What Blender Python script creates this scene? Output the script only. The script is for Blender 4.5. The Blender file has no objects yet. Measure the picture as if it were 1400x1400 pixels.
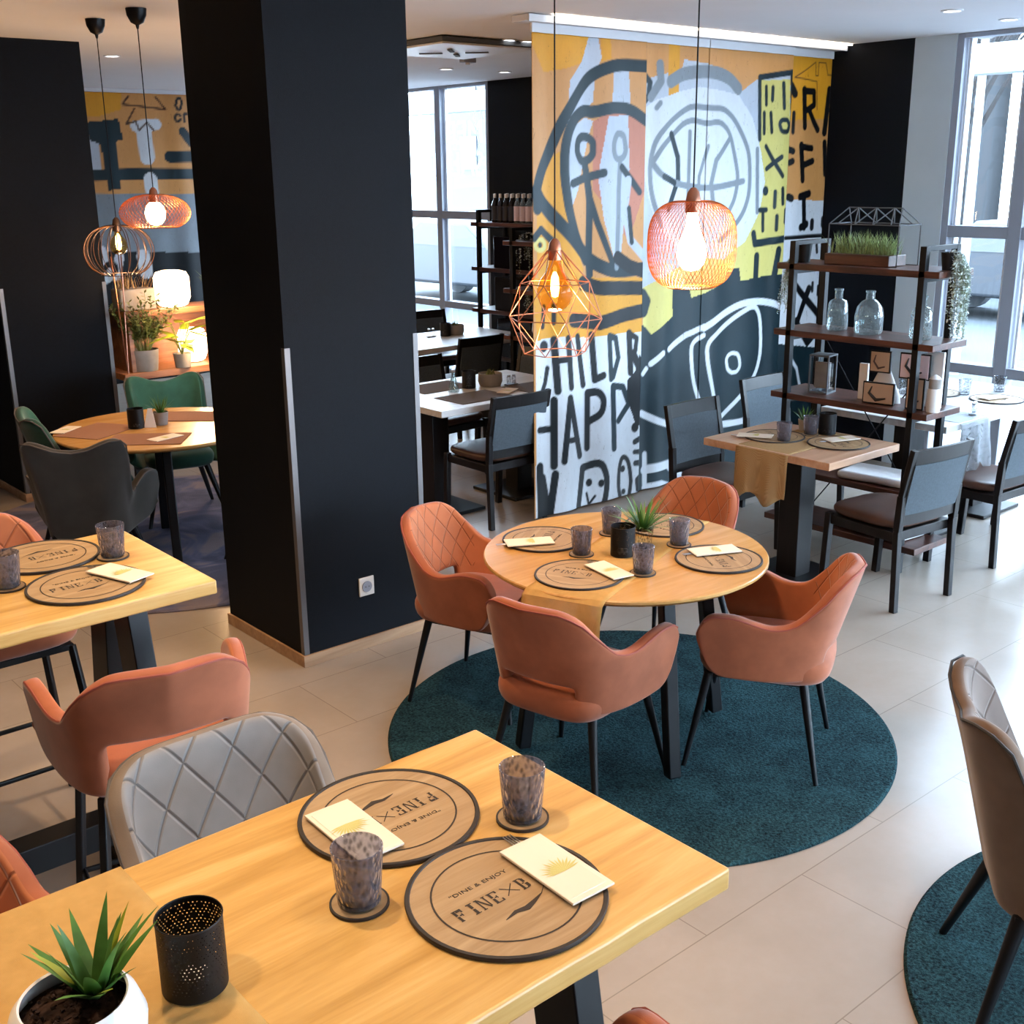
import bpy, bmesh, math, random
import numpy as np
from mathutils import Vector, Matrix
random.seed(7)
R = math.radians
SC = bpy.context.scene
COL = SC.collection

# ------------------------------------------------------------------ materials
def lin(h):
    h = h.lstrip('#'); o = []
    for i in (0, 2, 4):
        c = int(h[i:i+2], 16) / 255
        o.append(c / 12.92 if c <= .04045 else ((c + .055) / 1.055) ** 2.4)
    return (o[0], o[1], o[2], 1)

class NT:
    def __init__(s, name):
        s.m = bpy.data.materials.new(name); s.m.use_nodes = True
        s.t = s.m.node_tree; s.b = s.t.nodes['Principled BSDF']; s.out = s.t.nodes['Material Output']
    def n(s, typ, **kw):
        nd = s.t.nodes.new(typ)
        for k, v in kw.items():
            if k.startswith('_'): setattr(nd, k[1:], v)
            else:
                k2 = int(k[1:]) if k[0] == 'i' and k[1:].isdigit() else k.replace('__', ' ')
                s.put(nd, k2, v)
        return nd
    def put(s, nd, k, v):
        if isinstance(v, bpy.types.NodeSocket): s.t.links.new(v, nd.inputs[k])
        else: nd.inputs[k].default_value = v
    def set(s, **kw):
        for k, v in kw.items(): s.put(s.b, k.replace('_', ' '), v)
        return s
    def math(s, op, a, b=None, c=None):
        nd = s.t.nodes.new('ShaderNodeMath'); nd.operation = op
        s.put(nd, 0, a)
        if b is not None: s.put(nd, 1, b)
        if c is not None: s.put(nd, 2, c)
        return nd.outputs[0]
    def coord(s, which='Object'):
        return s.n('ShaderNodeTexCoord').outputs[which]
    def mapping(s, v, scale=(1, 1, 1), rot=(0, 0, 0)):
        return s.n('ShaderNodeMapping', Vector=v, Scale=scale, Rotation=rot).outputs[0]
    def noise(s, v, scale, detail=3, rough=.55, dist=0):
        return s.n('ShaderNodeTexNoise', Vector=v, Scale=scale, Detail=detail, Roughness=rough, Distortion=dist).outputs[0]
    def ramp(s, f, stops):
        nd = s.n('ShaderNodeValToRGB', Fac=f); e = nd.color_ramp.elements
        while len(e) < len(stops): e.new(.5)
        for i, (p, c) in enumerate(stops): e[i].position = p; e[i].color = lin(c) if isinstance(c, str) else c
        return nd.outputs[0]
    def mix(s, f, a, b, mode='MIX'):
        nd = s.t.nodes.new('ShaderNodeMix'); nd.data_type = 'RGBA'; nd.blend_type = mode
        s.put(nd, 0, f)
        for k, v in ((6, a), (7, b)): s.put(nd, k, lin(v) if isinstance(v, str) else v)
        return nd.outputs[2]
    def bump(s, h, strength=.3, dist=.01):
        s.put(s.b, 'Normal', s.n('ShaderNodeBump', Height=h, Strength=strength, Distance=dist).outputs[0]); return s

def plain(name, col, rough=.5, metal=0, spec=.5, var=0, scale=8, bump=0, bscale=120, sheen=0):
    t = NT(name); c = lin(col)
    t.set(Base_Color=c, Roughness=rough, Metallic=metal)
    t.b.inputs['Specular IOR Level'].default_value = spec
    if sheen:
        t.b.inputs['Sheen Weight'].default_value = sheen; t.b.inputs['Sheen Roughness'].default_value = .45
    co = t.coord()
    if var:
        n = t.noise(co, scale, 4)
        d = tuple(x * (1 - var) for x in c[:3]) + (1,); l = tuple(min(1, x * (1 + var)) for x in c[:3]) + (1,)
        t.put(t.b, 'Base Color', t.ramp(n, [(.3, d), (.7, l)]))
    if bump: t.bump(t.noise(co, bscale, 2), bump, .003)
    return t.m

def wood(name, dark, mid, light, rough=.4, axis=0, scale=1.0, bump=.12, knots=True):
    t = NT(name); co = t.coord()
    s = [14, 14, 14]; s[axis] = 1.1
    v = t.mapping(co, tuple(x * scale for x in s))
    n1 = t.noise(v, 1.0, 5, .6, 1.4); n2 = t.noise(t.mapping(co, tuple(x * scale * 6 for x in s)), 1.2, 3, .6)
    f = t.math('ADD', t.math('MULTIPLY', n1, .75), t.math('MULTIPLY', n2, .25))
    c = t.ramp(f, [(.33, dark), (.5, mid), (.66, light)])
    if knots:
        k = t.noise(t.mapping(co, (3, 3, 3)), 1.3, 1)
        c = t.mix(t.math('MULTIPLY', t.math('GREATER_THAN', k, .735), .5), c, '#6d4a26')
    t.set(Base_Color=c, Roughness=rough); t.bump(f, bump, .004)
    return t.m

def velvet(name, col, var=.16, quilt=None, rough=.75):
    """short-pile upholstery; quilt=(cell_u, cell_v, half width, lowest v) stitches diamonds into the region of the UV map"""
    t = NT(name); co = t.coord(); c = lin(col)
    n = t.noise(co, 7, 3, .6); fine = t.noise(co, 420, 2)
    d = tuple(x * (1 - var) for x in c[:3]) + (1,); l = tuple(min(1, x * (1 + var)) for x in c[:3]) + (1,)
    base = t.ramp(n, [(.35, d), (.65, l)])
    base = t.mix(t.math('MULTIPLY', fine, .25), base, l)
    t.set(Roughness=rough)
    t.b.inputs['Sheen Weight'].default_value = .35; t.b.inputs['Sheen Roughness'].default_value = .4
    t.b.inputs['Specular IOR Level'].default_value = .2
    h = t.math('MULTIPLY', fine, .04)
    if quilt:
        du, dv, hw, v0 = quilt
        uv = t.n('ShaderNodeSeparateXYZ', Vector=t.coord('UV')); u, v = uv.outputs[0], uv.outputs[1]
        a = t.math('PINGPONG', t.math('ADD', t.math('DIVIDE', u, du), t.math('DIVIDE', v, dv)), .5)
        b = t.math('PINGPONG', t.math('SUBTRACT', t.math('DIVIDE', u, du), t.math('DIVIDE', v, dv)), .5)
        m = t.math('MINIMUM', a, b)
        reg = t.math('MULTIPLY', t.math('LESS_THAN', t.math('ABSOLUTE', u), hw), t.math('GREATER_THAN', v, v0))
        sm = t.n('ShaderNodeMapRange', _interpolation_type='SMOOTHSTEP', Value=m, i1=0.0, i2=.07, i3=0.0, i4=1.0).outputs[0]
        inv = t.math('SUBTRACT', 1.0, reg)
        h = t.math('ADD', h, t.math('MAXIMUM', sm, inv))
        thread = t.math('MULTIPLY', t.math('LESS_THAN', m, .02), reg)
        base = t.mix(t.math('MULTIPLY', thread, .75), base, tuple(x * .5 for x in c[:3]) + (1,))
        t.bump(h, .6, .006)
    else: t.bump(fine, .12, .002)
    t.put(t.b, 'Base Color', base)
    return t.m

M = {}
M['black_metal'] = plain('black powder coated metal', '#08090d', .45, 0, .3)
M['black_wood'] = wood('dark stained wood', '#0c0a0b', '#131011', '#1b1718', .38, 2, 1, .05, False)
[n for n in M['black_wood'].node_tree.nodes if n.type == 'BSDF_PRINCIPLED'][0].inputs['Specular IOR Level'].default_value = .28
M['oak'] = wood('honey oak', '#b08644', '#c69c58', '#d4b070', .34, 0, .8, .12)
M['oak_round'] = wood('oak veneer', '#ad8046', '#be9154', '#c89f66', .25, 0, .6, .05, False)
M['oak_pale'] = wood('pale oak laminate', '#a98062', '#bc9476', '#c9a58a', .28, 0, .8, .05, False)
M['ash_white'] = wood('whitewashed table top', '#b9b6b4', '#cbc8c6', '#dcdad8', .35, 0, .8, .03, False)
M['rack_wood'] = wood('reclaimed shelf wood', '#2a1b18', '#4d2e25', '#6b4334', .35, 1, .8, .2, False)
M['shelf_oak'] = wood('warm shelf wood', '#7c4c30', '#9c6744', '#b98058', .45, 0, .8, .15, False)
M['pink'] = velvet('salmon velvet', '#9c5a3e')
M['pink_q'] = velvet('salmon velvet quilted', '#ab6744', .12, (.078, .118, .25, .48))
M['pink_sq'] = velvet('salmon velvet quilted stool', '#ab6744', .12, (.105, .155, .28, .84))
M['grey'] = velvet('taupe velvet', '#77695c')
M['grey_q'] = velvet('grey velvet quilted', '#85817f', .12, (.105, .155, .28, .84))
M['taupe'] = velvet('brown taupe velvet', '#6e5a4b')
M['taupe_q'] = velvet('taupe velvet quilted', '#7c6f68', .12, (.10, .13, .22, .55))
M['green'] = velvet('sea green velvet', '#234539')
M['green_in'] = velvet('sea green velvet inside', '#315c4d')
M['dgrey'] = velvet('charcoal velvet', '#3d3a36')
M['teal'] = velvet('petrol velvet', '#2c4650')
M['piping_pink'] = plain('piping pink', '#93493a', .7)
M['piping_grey'] = plain('piping grey', '#5a5450', .7)
M['piping_dark'] = plain('piping dark', '#34302c', .7)
M['leather'] = plain('brown leather', '#4a3126', .38, 0, .5, .25, 6, .15, 160)
M['chair_fabric'] = plain('anthracite woven fabric', '#454e55', .8, 0, .3, .15, 90, .4, 500)
M['steel'] = plain('brushed steel', '#c3c5c8', .28, 1)
M['white'] = plain('white ceramic', '#e6e4e2', .25)
M['concrete'] = plain('grey concrete pot', '#8d8782', .85, 0, .3, .12, 14, .3, 90)
M['paper'] = plain('cream paper', '#e2d8c8', .8)
M['paper_white'] = plain('white paper', '#e8e8ea', .8)
M['fern_print'] = plain('pale green print', '#c3bd78', .8)
M['board_print'] = plain('black print', '#2a211b', .7)
M['board_wood'] = wood('placemat wood', '#8f7350', '#a08562', '#b09672', .55, 0, 1.4, .04, False)
M['board_rim'] = plain('black placemat rim', '#221d1b', .6)
M['copper'] = plain('copper wire', '#b5652f', .38, .6)
M['rose_wire'] = plain('rose gold wire', '#b98068', .35, .9)
M['brown_wire'] = plain('bronze wire', '#4a362c', .4, .6)
M['soil'] = plain('potting soil', '#2b1c14', .95, 0, .2, .5, 60, .8, 90)
M['leaf'] = plain('aloe leaf', '#47702f', .45, 0, .4, .45, 14)
M['leaf_tip'] = plain('aloe leaf yellow', '#8f9c2f', .45)
M['leaf_lit'] = plain('yellow green leaf', '#98ab32', .5, 0, .4, .35, 14)
M['leaf_olive'] = plain('olive leaf', '#66703a', .6, 0, .4, .35, 14)
M['leaf_pale'] = plain('eucalyptus leaf', '#d3ddd8', .7, 0, .3, .25, 20)
M['grass'] = plain('faux grass', '#8fa36a', .6, 0, .3, .4, 20)
M['black_wall'] = plain('black textured wallpaper', '#050911', .65, 0, .15, .25, 60, .5, 420)
M['pier_grey'] = plain('light grey plaster', '#b9c2c8', .8, 0, .3, .03, 3)
M['ceiling'] = plain('ceiling paint', '#eeedf0', .85, 0, .2, .02, 2)
M['trim_metal'] = plain('aluminium corner trim', '#6f6c6c', .45, .7)
M['plinth'] = wood('skirting board', '#8d6a4c', '#a58262', '#b89876', .5, 0, .6, .08, False)
M['frame_grey'] = plain('grey window frame', '#8b8f9a', .5)
M['rail'] = plain('white curtain rail', '#d9dade', .45)
M['socket'] = plain('white socket plastic', '#dedad4', .35)
M['dark_glass'] = plain('dark bottle glass', '#141016', .12)
M['label_pink'] = plain('pale bottle label', '#d9c3c9', .6)
M['label_black'] = plain('black bottle label', '#2a2a32', .6)
M['cap_white'] = plain('white cap', '#e4e2e0', .4)
M['red'] = plain('red ribbon', '#a8202c', .6)
M['snow'] = plain('wet asphalt', '#43474a', .9, 0, .2, .06, 1)
M['facade'] = plain('pale facade', '#9a9b9d', .9)
M['house'] = plain('dull facade', '#3c3e41', .9)
M['house_window'] = plain('facade window', '#2c2f33', .4)
M['bark'] = plain('wet bark', '#1e1c1c', .9)
M['car'] = plain('grey car paint', '#33363b', .45)
M['rubber'] = plain('grey rubber', '#55585c', .8)

def emis(name, col, st):
    t = NT(name); t.set(Base_Color=lin(col), Emission_Color=lin(col), Emission_Strength=st); return t.m
M['filament'] = emis('glowing filament', '#ffb870', 60)
M['bulb_hot'] = emis('frosted glowing bulb', '#ffcf9c', 24)
M['lantern_glow'] = emis('lit paper lampshade', '#ffd9b0', 7)
M['led'] = emis('led strip', '#fff0dc', 6)
M['spot_glow'] = emis('spot diffuser', '#ffffff', 6)

def floor_mat():
    t = NT('vinyl stone tiles'); co = t.coord()
    v = t.mapping(co, (1, 1, 1))
    br = t.n('ShaderNodeTexBrick', Vector=v, _offset=.5, Scale=1.0, Mortar__Size=.002, Brick__Width=.92, Row__Height=.46, Color1=lin('#a1958a'), Color2=lin('#aa9f94'), Mortar=lin('#8d8175'))
    n = t.noise(co, 2.6, 4, .5); n2 = t.noise(co, 24, 4, .7)
    c = t.mix(.5, br.outputs[0], t.ramp(n, [(.3, '#958a7f'), (.7, '#aca197')]))
    c = t.mix(t.math('MULTIPLY', n2, .25), c, '#8a7b6b')
    c = t.mix(t.math('MULTIPLY', br.outputs[1], .45), c, '#6e6359')
    t.set(Base_Color=c, Roughness=.25)
    t.bump(t.math('SUBTRACT', t.math('MULTIPLY', n2, .3), br.outputs[1]), .12, .002)
    return t.m
M['floor'] = floor_mat()

def rug_mat(name, dark, light, sc=95):
    t = NT(name); co = t.coord()
    n = t.noise(co, sc, 3, .75); n2 = t.noise(co, 5, 3, .6, .6)
    f = t.math('ADD', t.math('MULTIPLY', n, .7), t.math('MULTIPLY', n2, .3))
    t.set(Base_Color=t.ramp(f, [(.36, dark), (.64, light)]), Roughness=.95)
    t.b.inputs['Specular IOR Level'].default_value = .1
    t.bump(n, 1.0, .02); return t.m
M['rug_teal'] = rug_mat('teal shag', '#05121a', '#33585e')
def rug_band():
    t = NT('faded violet blue rug'); co = t.coord()
    n = t.noise(co, 140, 3, .75); w = t.noise(co, 2.3, 3, .6, 1.0)
    c = t.ramp(w, [(.40, '#4a546e'), (.5, '#686a88'), (.57, '#8d8288')])
    c = t.mix(t.math('MULTIPLY', n, .35), c, '#7f7b88')
    t.set(Base_Color=c, Roughness=.95); t.b.inputs['Specular IOR Level'].default_value = .1
    t.bump(n, .8, .01); return t.m
M['rug_violet'] = rug_band()

def glass(name, tint, rough=.0, fres=1.35, gloss=.9):
    t = NT(name); nt = t.t
    tr = t.n('ShaderNodeBsdfTransparent', Color=lin(tint)); gl = t.n('ShaderNodeBsdfGlossy', Roughness=rough, Color=(gloss,) * 3 + (1,))
    bk = t.n('ShaderNodeNewGeometry').outputs['Backfacing']   # thin walls: no total reflection on the way out
    fr = t.n('ShaderNodeFresnel', IOR=t.math('ADD', fres, t.math('MULTIPLY', bk, 1 / fres - fres))); mx = nt.nodes.new('ShaderNodeMixShader')
    nt.links.new(fr.outputs[0], mx.inputs[0]); nt.links.new(tr.outputs[0], mx.inputs[1]); nt.links.new(gl.outputs[0], mx.inputs[2])
    nt.links.new(mx.outputs[0], t.out.inputs[0]); return t
M['pane'] = glass('window glass', '#f7fbfc').m
M['amber'] = glass('amber bulb glass', '#ffdca0', .02, 1.25).m
M['smoke_bulb'] = glass('smoked bulb glass', '#e8b890', .02, 1.3).m
def film():
    t = NT('frosted window film'); a = t.n('ShaderNodeBsdfTranslucent', Color=(.8, .8, .8, 1)); t.t.links.new(a.outputs[0], t.out.inputs[0]); return t.m
M['film'] = film()
def tumbler_mat(name, tint, rough=.06, milk=None):
    t = glass(name, tint, rough, 1.5); co = t.coord()
    v = t.n('ShaderNodeTexVoronoi', Vector=t.mapping(co, (1, 1, .55)), Scale=120.0, _feature='F1').outputs[0]
    w = t.noise(t.mapping(co, (1, 1, .5)), 160, 2)
    b = t.n('ShaderNodeBump', Height=t.math('ADD', v, t.math('MULTIPLY', w, .4)), Strength=1.0, Distance=.006).outputs[0]
    for nd in t.t.nodes:
        if nd.bl_idname in ('ShaderNodeBsdfGlossy', 'ShaderNodeFresnel'): t.put(nd, 'Normal', b)
    tr = [n for n in t.t.nodes if n.bl_idname == 'ShaderNodeBsdfTransparent'][0]
    c = lin(tint); d = tuple(x * .4 for x in c[:3]) + (1,)
    t.put(tr, 'Color', t.ramp(t.math('ADD', t.math('MULTIPLY', v, .9), t.math('MULTIPLY', w, .3)), [(.2, d), (.6, c)]))
    if milk:   # rough pressed pattern scatters part of the light
        mc = t.ramp(t.math('ADD', t.math('MULTIPLY', v, .9), t.math('MULTIPLY', w, .3)), [(.25, tuple(x * .35 for x in lin(milk[0])[:3]) + (1,)), (.6, lin(milk[0]))])
        df = t.n('ShaderNodeBsdfTranslucent', Color=mc); d2 = t.n('ShaderNodeBsdfDiffuse', Color=mc, Normal=b)
        m1 = t.t.nodes.new('ShaderNodeMixShader'); m1.inputs[0].default_value = .5; m2 = t.t.nodes.new('ShaderNodeMixShader'); m2.inputs[0].default_value = milk[1]
        src = t.out.inputs[0].links[0].from_socket
        t.t.links.new(df.outputs[0], m1.inputs[1]); t.t.links.new(d2.outputs[0], m1.inputs[2]); t.t.links.new(src, m2.inputs[1]); t.t.links.new(m1.outputs[0], m2.inputs[2]); t.t.links.new(m2.outputs[0], t.out.inputs[0])
    return t.m
M['tumbler'] = tumbler_mat('smoked pressed glass', '#d8d8e0', .05, ('#aaa6ae', .22))
M['tumbler_base'] = tumbler_mat('thick smoked glass base', '#62778c', .05, ('#2c3b48', .5))
M['tumbler_clear'] = tumbler_mat('clear pressed glass', '#f4f6f8')
M['bottle'] = tumbler_mat('clear bubbled glass', '#eef6f6', .03, ('#dfe8ea', .12))

def perforated():
    t = NT('perforated black metal'); nt = t.t
    t.set(Base_Color=lin('#070708'), Roughness=.5); t.b.inputs['Specular IOR Level'].default_value = .3
    uv = t.n('ShaderNodeSeparateXYZ', Vector=t.coord('UV')); u, v = uv.outputs[0], uv.outputs[1]
    s = .0062
    def dots(ou, ov, su, sv):
        a = t.math('SUBTRACT', t.math('PINGPONG', t.math('ADD', t.math('DIVIDE', u, su), ou), .5), .25 * 0)
        b = t.math('PINGPONG', t.math('ADD', t.math('DIVIDE', v, sv), ov), .5)
        return t.math('SQRT', t.math('ADD', t.math('POWER', t.math('MULTIPLY', a, su), 2.0), t.math('POWER', t.math('MULTIPLY', b, sv), 2.0)))
    d = t.math('MINIMUM', dots(0, 0, s, s * 1.732), dots(.5, .5, s, s * 1.732))
    hole = t.math('LESS_THAN', d, .00105)
    # flower rosettes: a solid heart is left inside every ring of holes
    e = t.math('MINIMUM', dots(0, 0, s * 3, s * 5.196), dots(.5, .5, s * 3, s * 5.196))
    hole = t.math('MULTIPLY', hole, t.math('GREATER_THAN', e, .0062))
    band = t.math('MULTIPLY', t.math('GREATER_THAN', v, .014), t.math('LESS_THAN', v, .104))
    hole = t.math('MULTIPLY', hole, band)
    tr = t.n('ShaderNodeBsdfTransparent'); mx = nt.nodes.new('ShaderNodeMixShader')
    nt.links.new(hole, mx.inputs[0]); nt.links.new(t.b.outputs[0], mx.inputs[1]); nt.links.new(tr.outputs[0], mx.inputs[2])
    nt.links.new(mx.outputs[0], t.out.inputs[0]); return t.m
M['perforated'] = perforated()

def cloth(name, a, b, alpha=0.0):
    t = NT(name); co = t.coord()
    w1 = t.n('ShaderNodeTexWave', Vector=co, Scale=260.0, Distortion=.4, _bands_direction='X').outputs[0]
    w2 = t.n('ShaderNodeTexWave', Vector=co, Scale=260.0, Distortion=.4, _bands_direction='Y').outputs[0]
    f = t.math('MULTIPLY', t.math('ADD', w1, w2), .5)
    t.set(Base_Color=t.mix(f, a, b), Roughness=.9); t.b.inputs['Specular IOR Level'].default_value = .1
    t.bump(f, .4, .002)
    if alpha:
        tr = t.n('ShaderNodeBsdfTransparent'); mx = t.t.nodes.new('ShaderNodeMixShader'); n = t.noise(co, 30, 2)
        t.put(mx, 0, t.math('MULTIPLY', t.math('ADD', n, t.math('SUBTRACT', 1.0, f)), alpha))
        t.t.links.new(t.b.outputs[0], mx.inputs[1]); t.t.links.new(tr.outputs[0], mx.inputs[2]); t.t.links.new(mx.outputs[0], t.out.inputs[0])
    return t.m
M['runner'] = cloth('ochre net runner', '#c59a58', '#d8b070', .3)
M['runner_tan'] = cloth('tan net runner', '#a08058', '#b8986e', .12)
M['runner_grey'] = cloth('grey net runner', '#b9bec4', '#d2d5da', .6)
M['runner_dark'] = cloth('slate woven mat', '#66615f', '#7d7875')
M['photo_beige'] = plain('beige photo print', '#b59880', .6)
M['mat_brown'] = cloth('brown woven mat', '#8a6450', '#9c7560')

# ------------------------------------------------------------------ mesh builder
class MB:
    def __init__(s): s.bm = bmesh.new(); s.uv = None
    def _t(s, vs, m): bmesh.ops.transform(s.bm, matrix=m, verts=vs)
    def box(s, c, d, rot=(0, 0, 0), bev=0):
        r = bmesh.ops.create_cube(s.bm, size=1)['verts']
        s._t(r, Matrix.Translation(c) @ Matrix.Rotation(rot[2], 4, 'Z') @ Matrix.Rotation(rot[1], 4, 'Y') @ Matrix.Rotation(rot[0], 4, 'X') @ Matrix.Diagonal((*d, 1)))
        return s
    def cone(s, p, q, r1, r2=None, n=12, caps=True):
        p, q = Vector(p), Vector(q); r2 = r1 if r2 is None else r2
        d = q - p; L = d.length
        if L < 1e-6: return s
        r = bmesh.ops.create_cone(s.bm, cap_ends=caps, segments=n, radius1=r1, radius2=r2, depth=L)['verts']
        s._t(r, Matrix.Translation((p + q) / 2) @ d.to_track_quat('Z', 'Y').to_matrix().to_4x4())
        return s
    def tube(s, pts, r, n=6, closed=False):
        pts = [Vector(p) for p in pts]; N = len(pts); rings = []
        ref = None
        for i, p in enumerate(pts):
            if closed: d = pts[(i + 1) % N] - pts[i - 1]
            else: d = pts[min(i + 1, N - 1)] - pts[max(i - 1, 0)]
            d.normalize()
            if ref is None: ref = Vector((0, 0, 1)) if abs(d.z) < .9 else Vector((1, 0, 0))
            a = d.cross(ref).normalized(); b = d.cross(a).normalized(); ref = a.cross(d) if a.length else ref
            rr = r[i] if isinstance(r, (list, tuple)) else r
            rings.append([s.bm.verts.new(p + (a * math.cos(t) + b * math.sin(t)) * rr) for t in [2 * math.pi * k / n for k in range(n)]])
        for i in range(N if closed else N - 1):
            A, B = rings[i], rings[(i + 1) % N]
            for k in range(n): s.bm.faces.new((A[k], A[(k + 1) % n], B[(k + 1) % n], B[k]))
        if not closed:
            s.bm.faces.new(rings[0][::-1]); s.bm.faces.new(rings[-1])
        return s
    def lathe(s, prof, c=(0, 0, 0), n=32, uv=False, sx=1, sy=1):
        rings = []
        for r, z in prof:
            if r < 1e-5: rings.append([s.bm.verts.new((c[0], c[1], c[2] + z))])
            else: rings.append([s.bm.verts.new((c[0] + sx * r * math.cos(2 * math.pi * k / n), c[1] + sy * r * math.sin(2 * math.pi * k / n), c[2] + z)) for k in range(n)])
        lay = s.bm.loops.layers.uv.verify() if uv else None
        for i in range(len(rings) - 1):
            A, B = rings[i], rings[i + 1]
            for k in range(n):
                k2 = (k + 1) % n
                if len(A) == 1 and len(B) == 1: continue
                if len(A) == 1: f = s.bm.faces.new((A[0], B[k2], B[k]))
                elif len(B) == 1: f = s.bm.faces.new((A[k], A[k2], B[0]))
                else:
                    f = s.bm.faces.new((A[k], A[k2], B[k2], B[k]))
                    if uv:
                        per = 2 * math.pi * prof[i][0]
                        for lp, (uu, vv) in zip(f.loops, ((k / n * per, prof[i][1]), ((k + 1) / n * per, prof[i][1]), ((k + 1) / n * per, prof[i + 1][1]), (k / n * per, prof[i + 1][1]))): lp[lay].uv = (uu, vv)
        return s
    def prism(s, pts, z0, z1, m=None):
        a = [s.bm.verts.new((x, y, z0)) for x, y in pts]; b = [s.bm.verts.new((x, y, z1)) for x, y in pts]
        n = len(pts); s.bm.faces.new(a[::-1]); s.bm.faces.new(b)
        for i in range(n): s.bm.faces.new((a[i], a[(i + 1) % n], b[(i + 1) % n], b[i]))
        if m is not None: s._t(a + b, m)
        return s
    def beam(s, p, q, w, h, up=(0, 0, 1)):
        p, q = Vector(p), Vector(q); d = q - p; L = d.length; d.normalize(); u = Vector(up); a = d.cross(u)
        if a.length < 1e-4: a = d.cross(Vector((1, 0, 0)))
        a.normalize(); u = a.cross(d)
        r = bmesh.ops.create_cube(s.bm, size=1)['verts']
        m = Matrix.Identity(4)
        for i, (vec, ln) in enumerate(((d, L), (a, w), (u, h))):
            for j in range(3): m[j][i] = vec[j] * ln
        s._t(r, Matrix.Translation((p + q) / 2) @ m); return s
    def build(s, name, mat, parent=None, smooth=True, bev=0, seg=2, sub=0, sharp=40):
        me = bpy.data.meshes.new(name)
        bmesh.ops.recalc_face_normals(s.bm, faces=s.bm.faces)
        s.bm.to_mesh(me); s.bm.free()
        for m in (mat if isinstance(mat, (list, tuple)) else [mat]): me.materials.append(m)
        o = bpy.data.objects.new(name, me); COL.objects.link(o)
        if parent: o.parent = parent
        if bev:
            b = o.modifiers.new('bevel', 'BEVEL'); b.width = bev; b.segments = seg; b.limit_method = 'ANGLE'; b.angle_limit = R(40)
        if sub:
            m = o.modifiers.new('sub', 'SUBSURF'); m.levels = sub; m.render_levels = sub
        if smooth:
            for p in me.polygons: p.use_smooth = True
            if not sub:
                try: me.set_sharp_from_angle(angle=R(sharp))
                except Exception: pass
        return o

def tag(o, label=None, cat=None, group=None, kind=None):
    for k, v in (('label', label), ('category', cat), ('group', group), ('kind', kind)):
        if v: o[k] = v
    return o
def empty(name, loc=(0, 0, 0), rz=0, label=None, cat=None, group=None):
    o = bpy.data.objects.new(name, None); COL.objects.link(o); o.empty_display_size = .1
    o.location = loc; o.rotation_euler = (0, 0, rz); return tag(o, label, cat, group)
def dup(root, loc, rz=0, label=None, group=None):
    def cp(o, par):
        c = o.copy(); COL.objects.link(c); c.parent = par
        for ch in list(o.children): cp(ch, c)
        return c
    c = cp(root, None); c.location = loc; c.rotation_euler = (0, 0, rz)
    if label: c['label'] = label
    if group: c['group'] = group
    return c
def face(f): return math.atan2(-f[0], f[1])
def struct(name, mb, mat, **k): return tag(mb.build(name, mat, **k), kind='structure')
def sstep(a, b, x):
    t = min(1, max(0, (x - a) / (b - a))); return t * t * (3 - 2 * t)
def interp(keys, x):
    """smooth monotone curve through the key points"""
    if x <= keys[0][0]: return keys[0][1]
    if x >= keys[-1][0]: return keys[-1][1]
    n = len(keys); sl = [(keys[i + 1][1] - keys[i][1]) / (keys[i + 1][0] - keys[i][0]) for i in range(n - 1)]
    tg = [sl[0]] + [0 if sl[i - 1] * sl[i] <= 0 else 2 * sl[i - 1] * sl[i] / (sl[i - 1] + sl[i]) for i in range(1, n - 1)] + [sl[-1]]
    for i in range(n - 1):
        a, b = keys[i][0], keys[i + 1][0]
        if x <= b:
            h = b - a; t = (x - a) / h
            return (2*t**3 - 3*t*t + 1) * keys[i][1] + (t**3 - 2*t*t + t) * h * tg[i] + (3*t*t - 2*t**3) * keys[i + 1][1] + (t**3 - t*t) * h * tg[i + 1]
# ------------------------------------------------------------------ room
CZ = 2.99
XW = 7.67
struct('floor', MB().box((2.3, 4.5, -.05), (10.9, 19.2, .1)), M['floor'])
struct('ceiling', MB().box((2.3, 4.5, CZ + .05), (10.9, 19.2, .1)), M['ceiling'])
struct('wall_left', MB().box((-3.1, 4.5, CZ / 2), (.1, 19.2, CZ)), M['black_wall'])
struct('wall_back', MB().box((2.3, 14.05, CZ / 2), (10.8, .1, CZ)), M['black_wall'])
struct('wall_front', MB().box((-.3, -5.05, CZ / 2), (5.6, .1, CZ)), M['pier_grey'])
struct('wall_right', MB().box((XW + .12, (4.66 + 9.27) / 2, CZ / 2), (.24, 9.27 - 4.66, CZ)), M['black_wall'])
struct('trim_1', MB().box((XW + .13, (4.35 + 4.66) / 2, CZ / 2), (.26, .31, CZ)), M['pier_grey'])

def pillar(n, x0, x1, y0, y1, trims):
    o = struct('wall_pillar' if n == 1 else 'wall_column', MB().box(((x0 + x1) / 2, (y0 + y1) / 2, CZ / 2), (x1 - x0, y1 - y0, CZ)), M['black_wall'])
    b = MB(); t = .012; h = .055
    b.box(((x0 + x1) / 2, y0 - t / 2, h / 2), (x1 - x0 + 2 * t, t, h)).box(((x0 + x1) / 2, y1 + t / 2, h / 2), (x1 - x0 + 2 * t, t, h))
    b.box((x0 - t / 2, (y0 + y1) / 2, h / 2), (t, y1 - y0, h)).box((x1 + t / 2, (y0 + y1) / 2, h / 2), (t, y1 - y0, h))
    struct('baseboard_pillar' if n == 1 else 'baseboard_column', b, M['plinth'], bev=.002)
    b = MB()
    for (x, y, sx, sy) in trims:
        b.box((x + sx * .011, y - .0015 * 1, .055 + .695), (.026, .003, 1.39)); b.box((x - .0015 * sx, y + .011, .055 + .695), (.003, .026, 1.39))
    struct('trim_%d' % (n + 1), b, M['trim_metal'])
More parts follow.
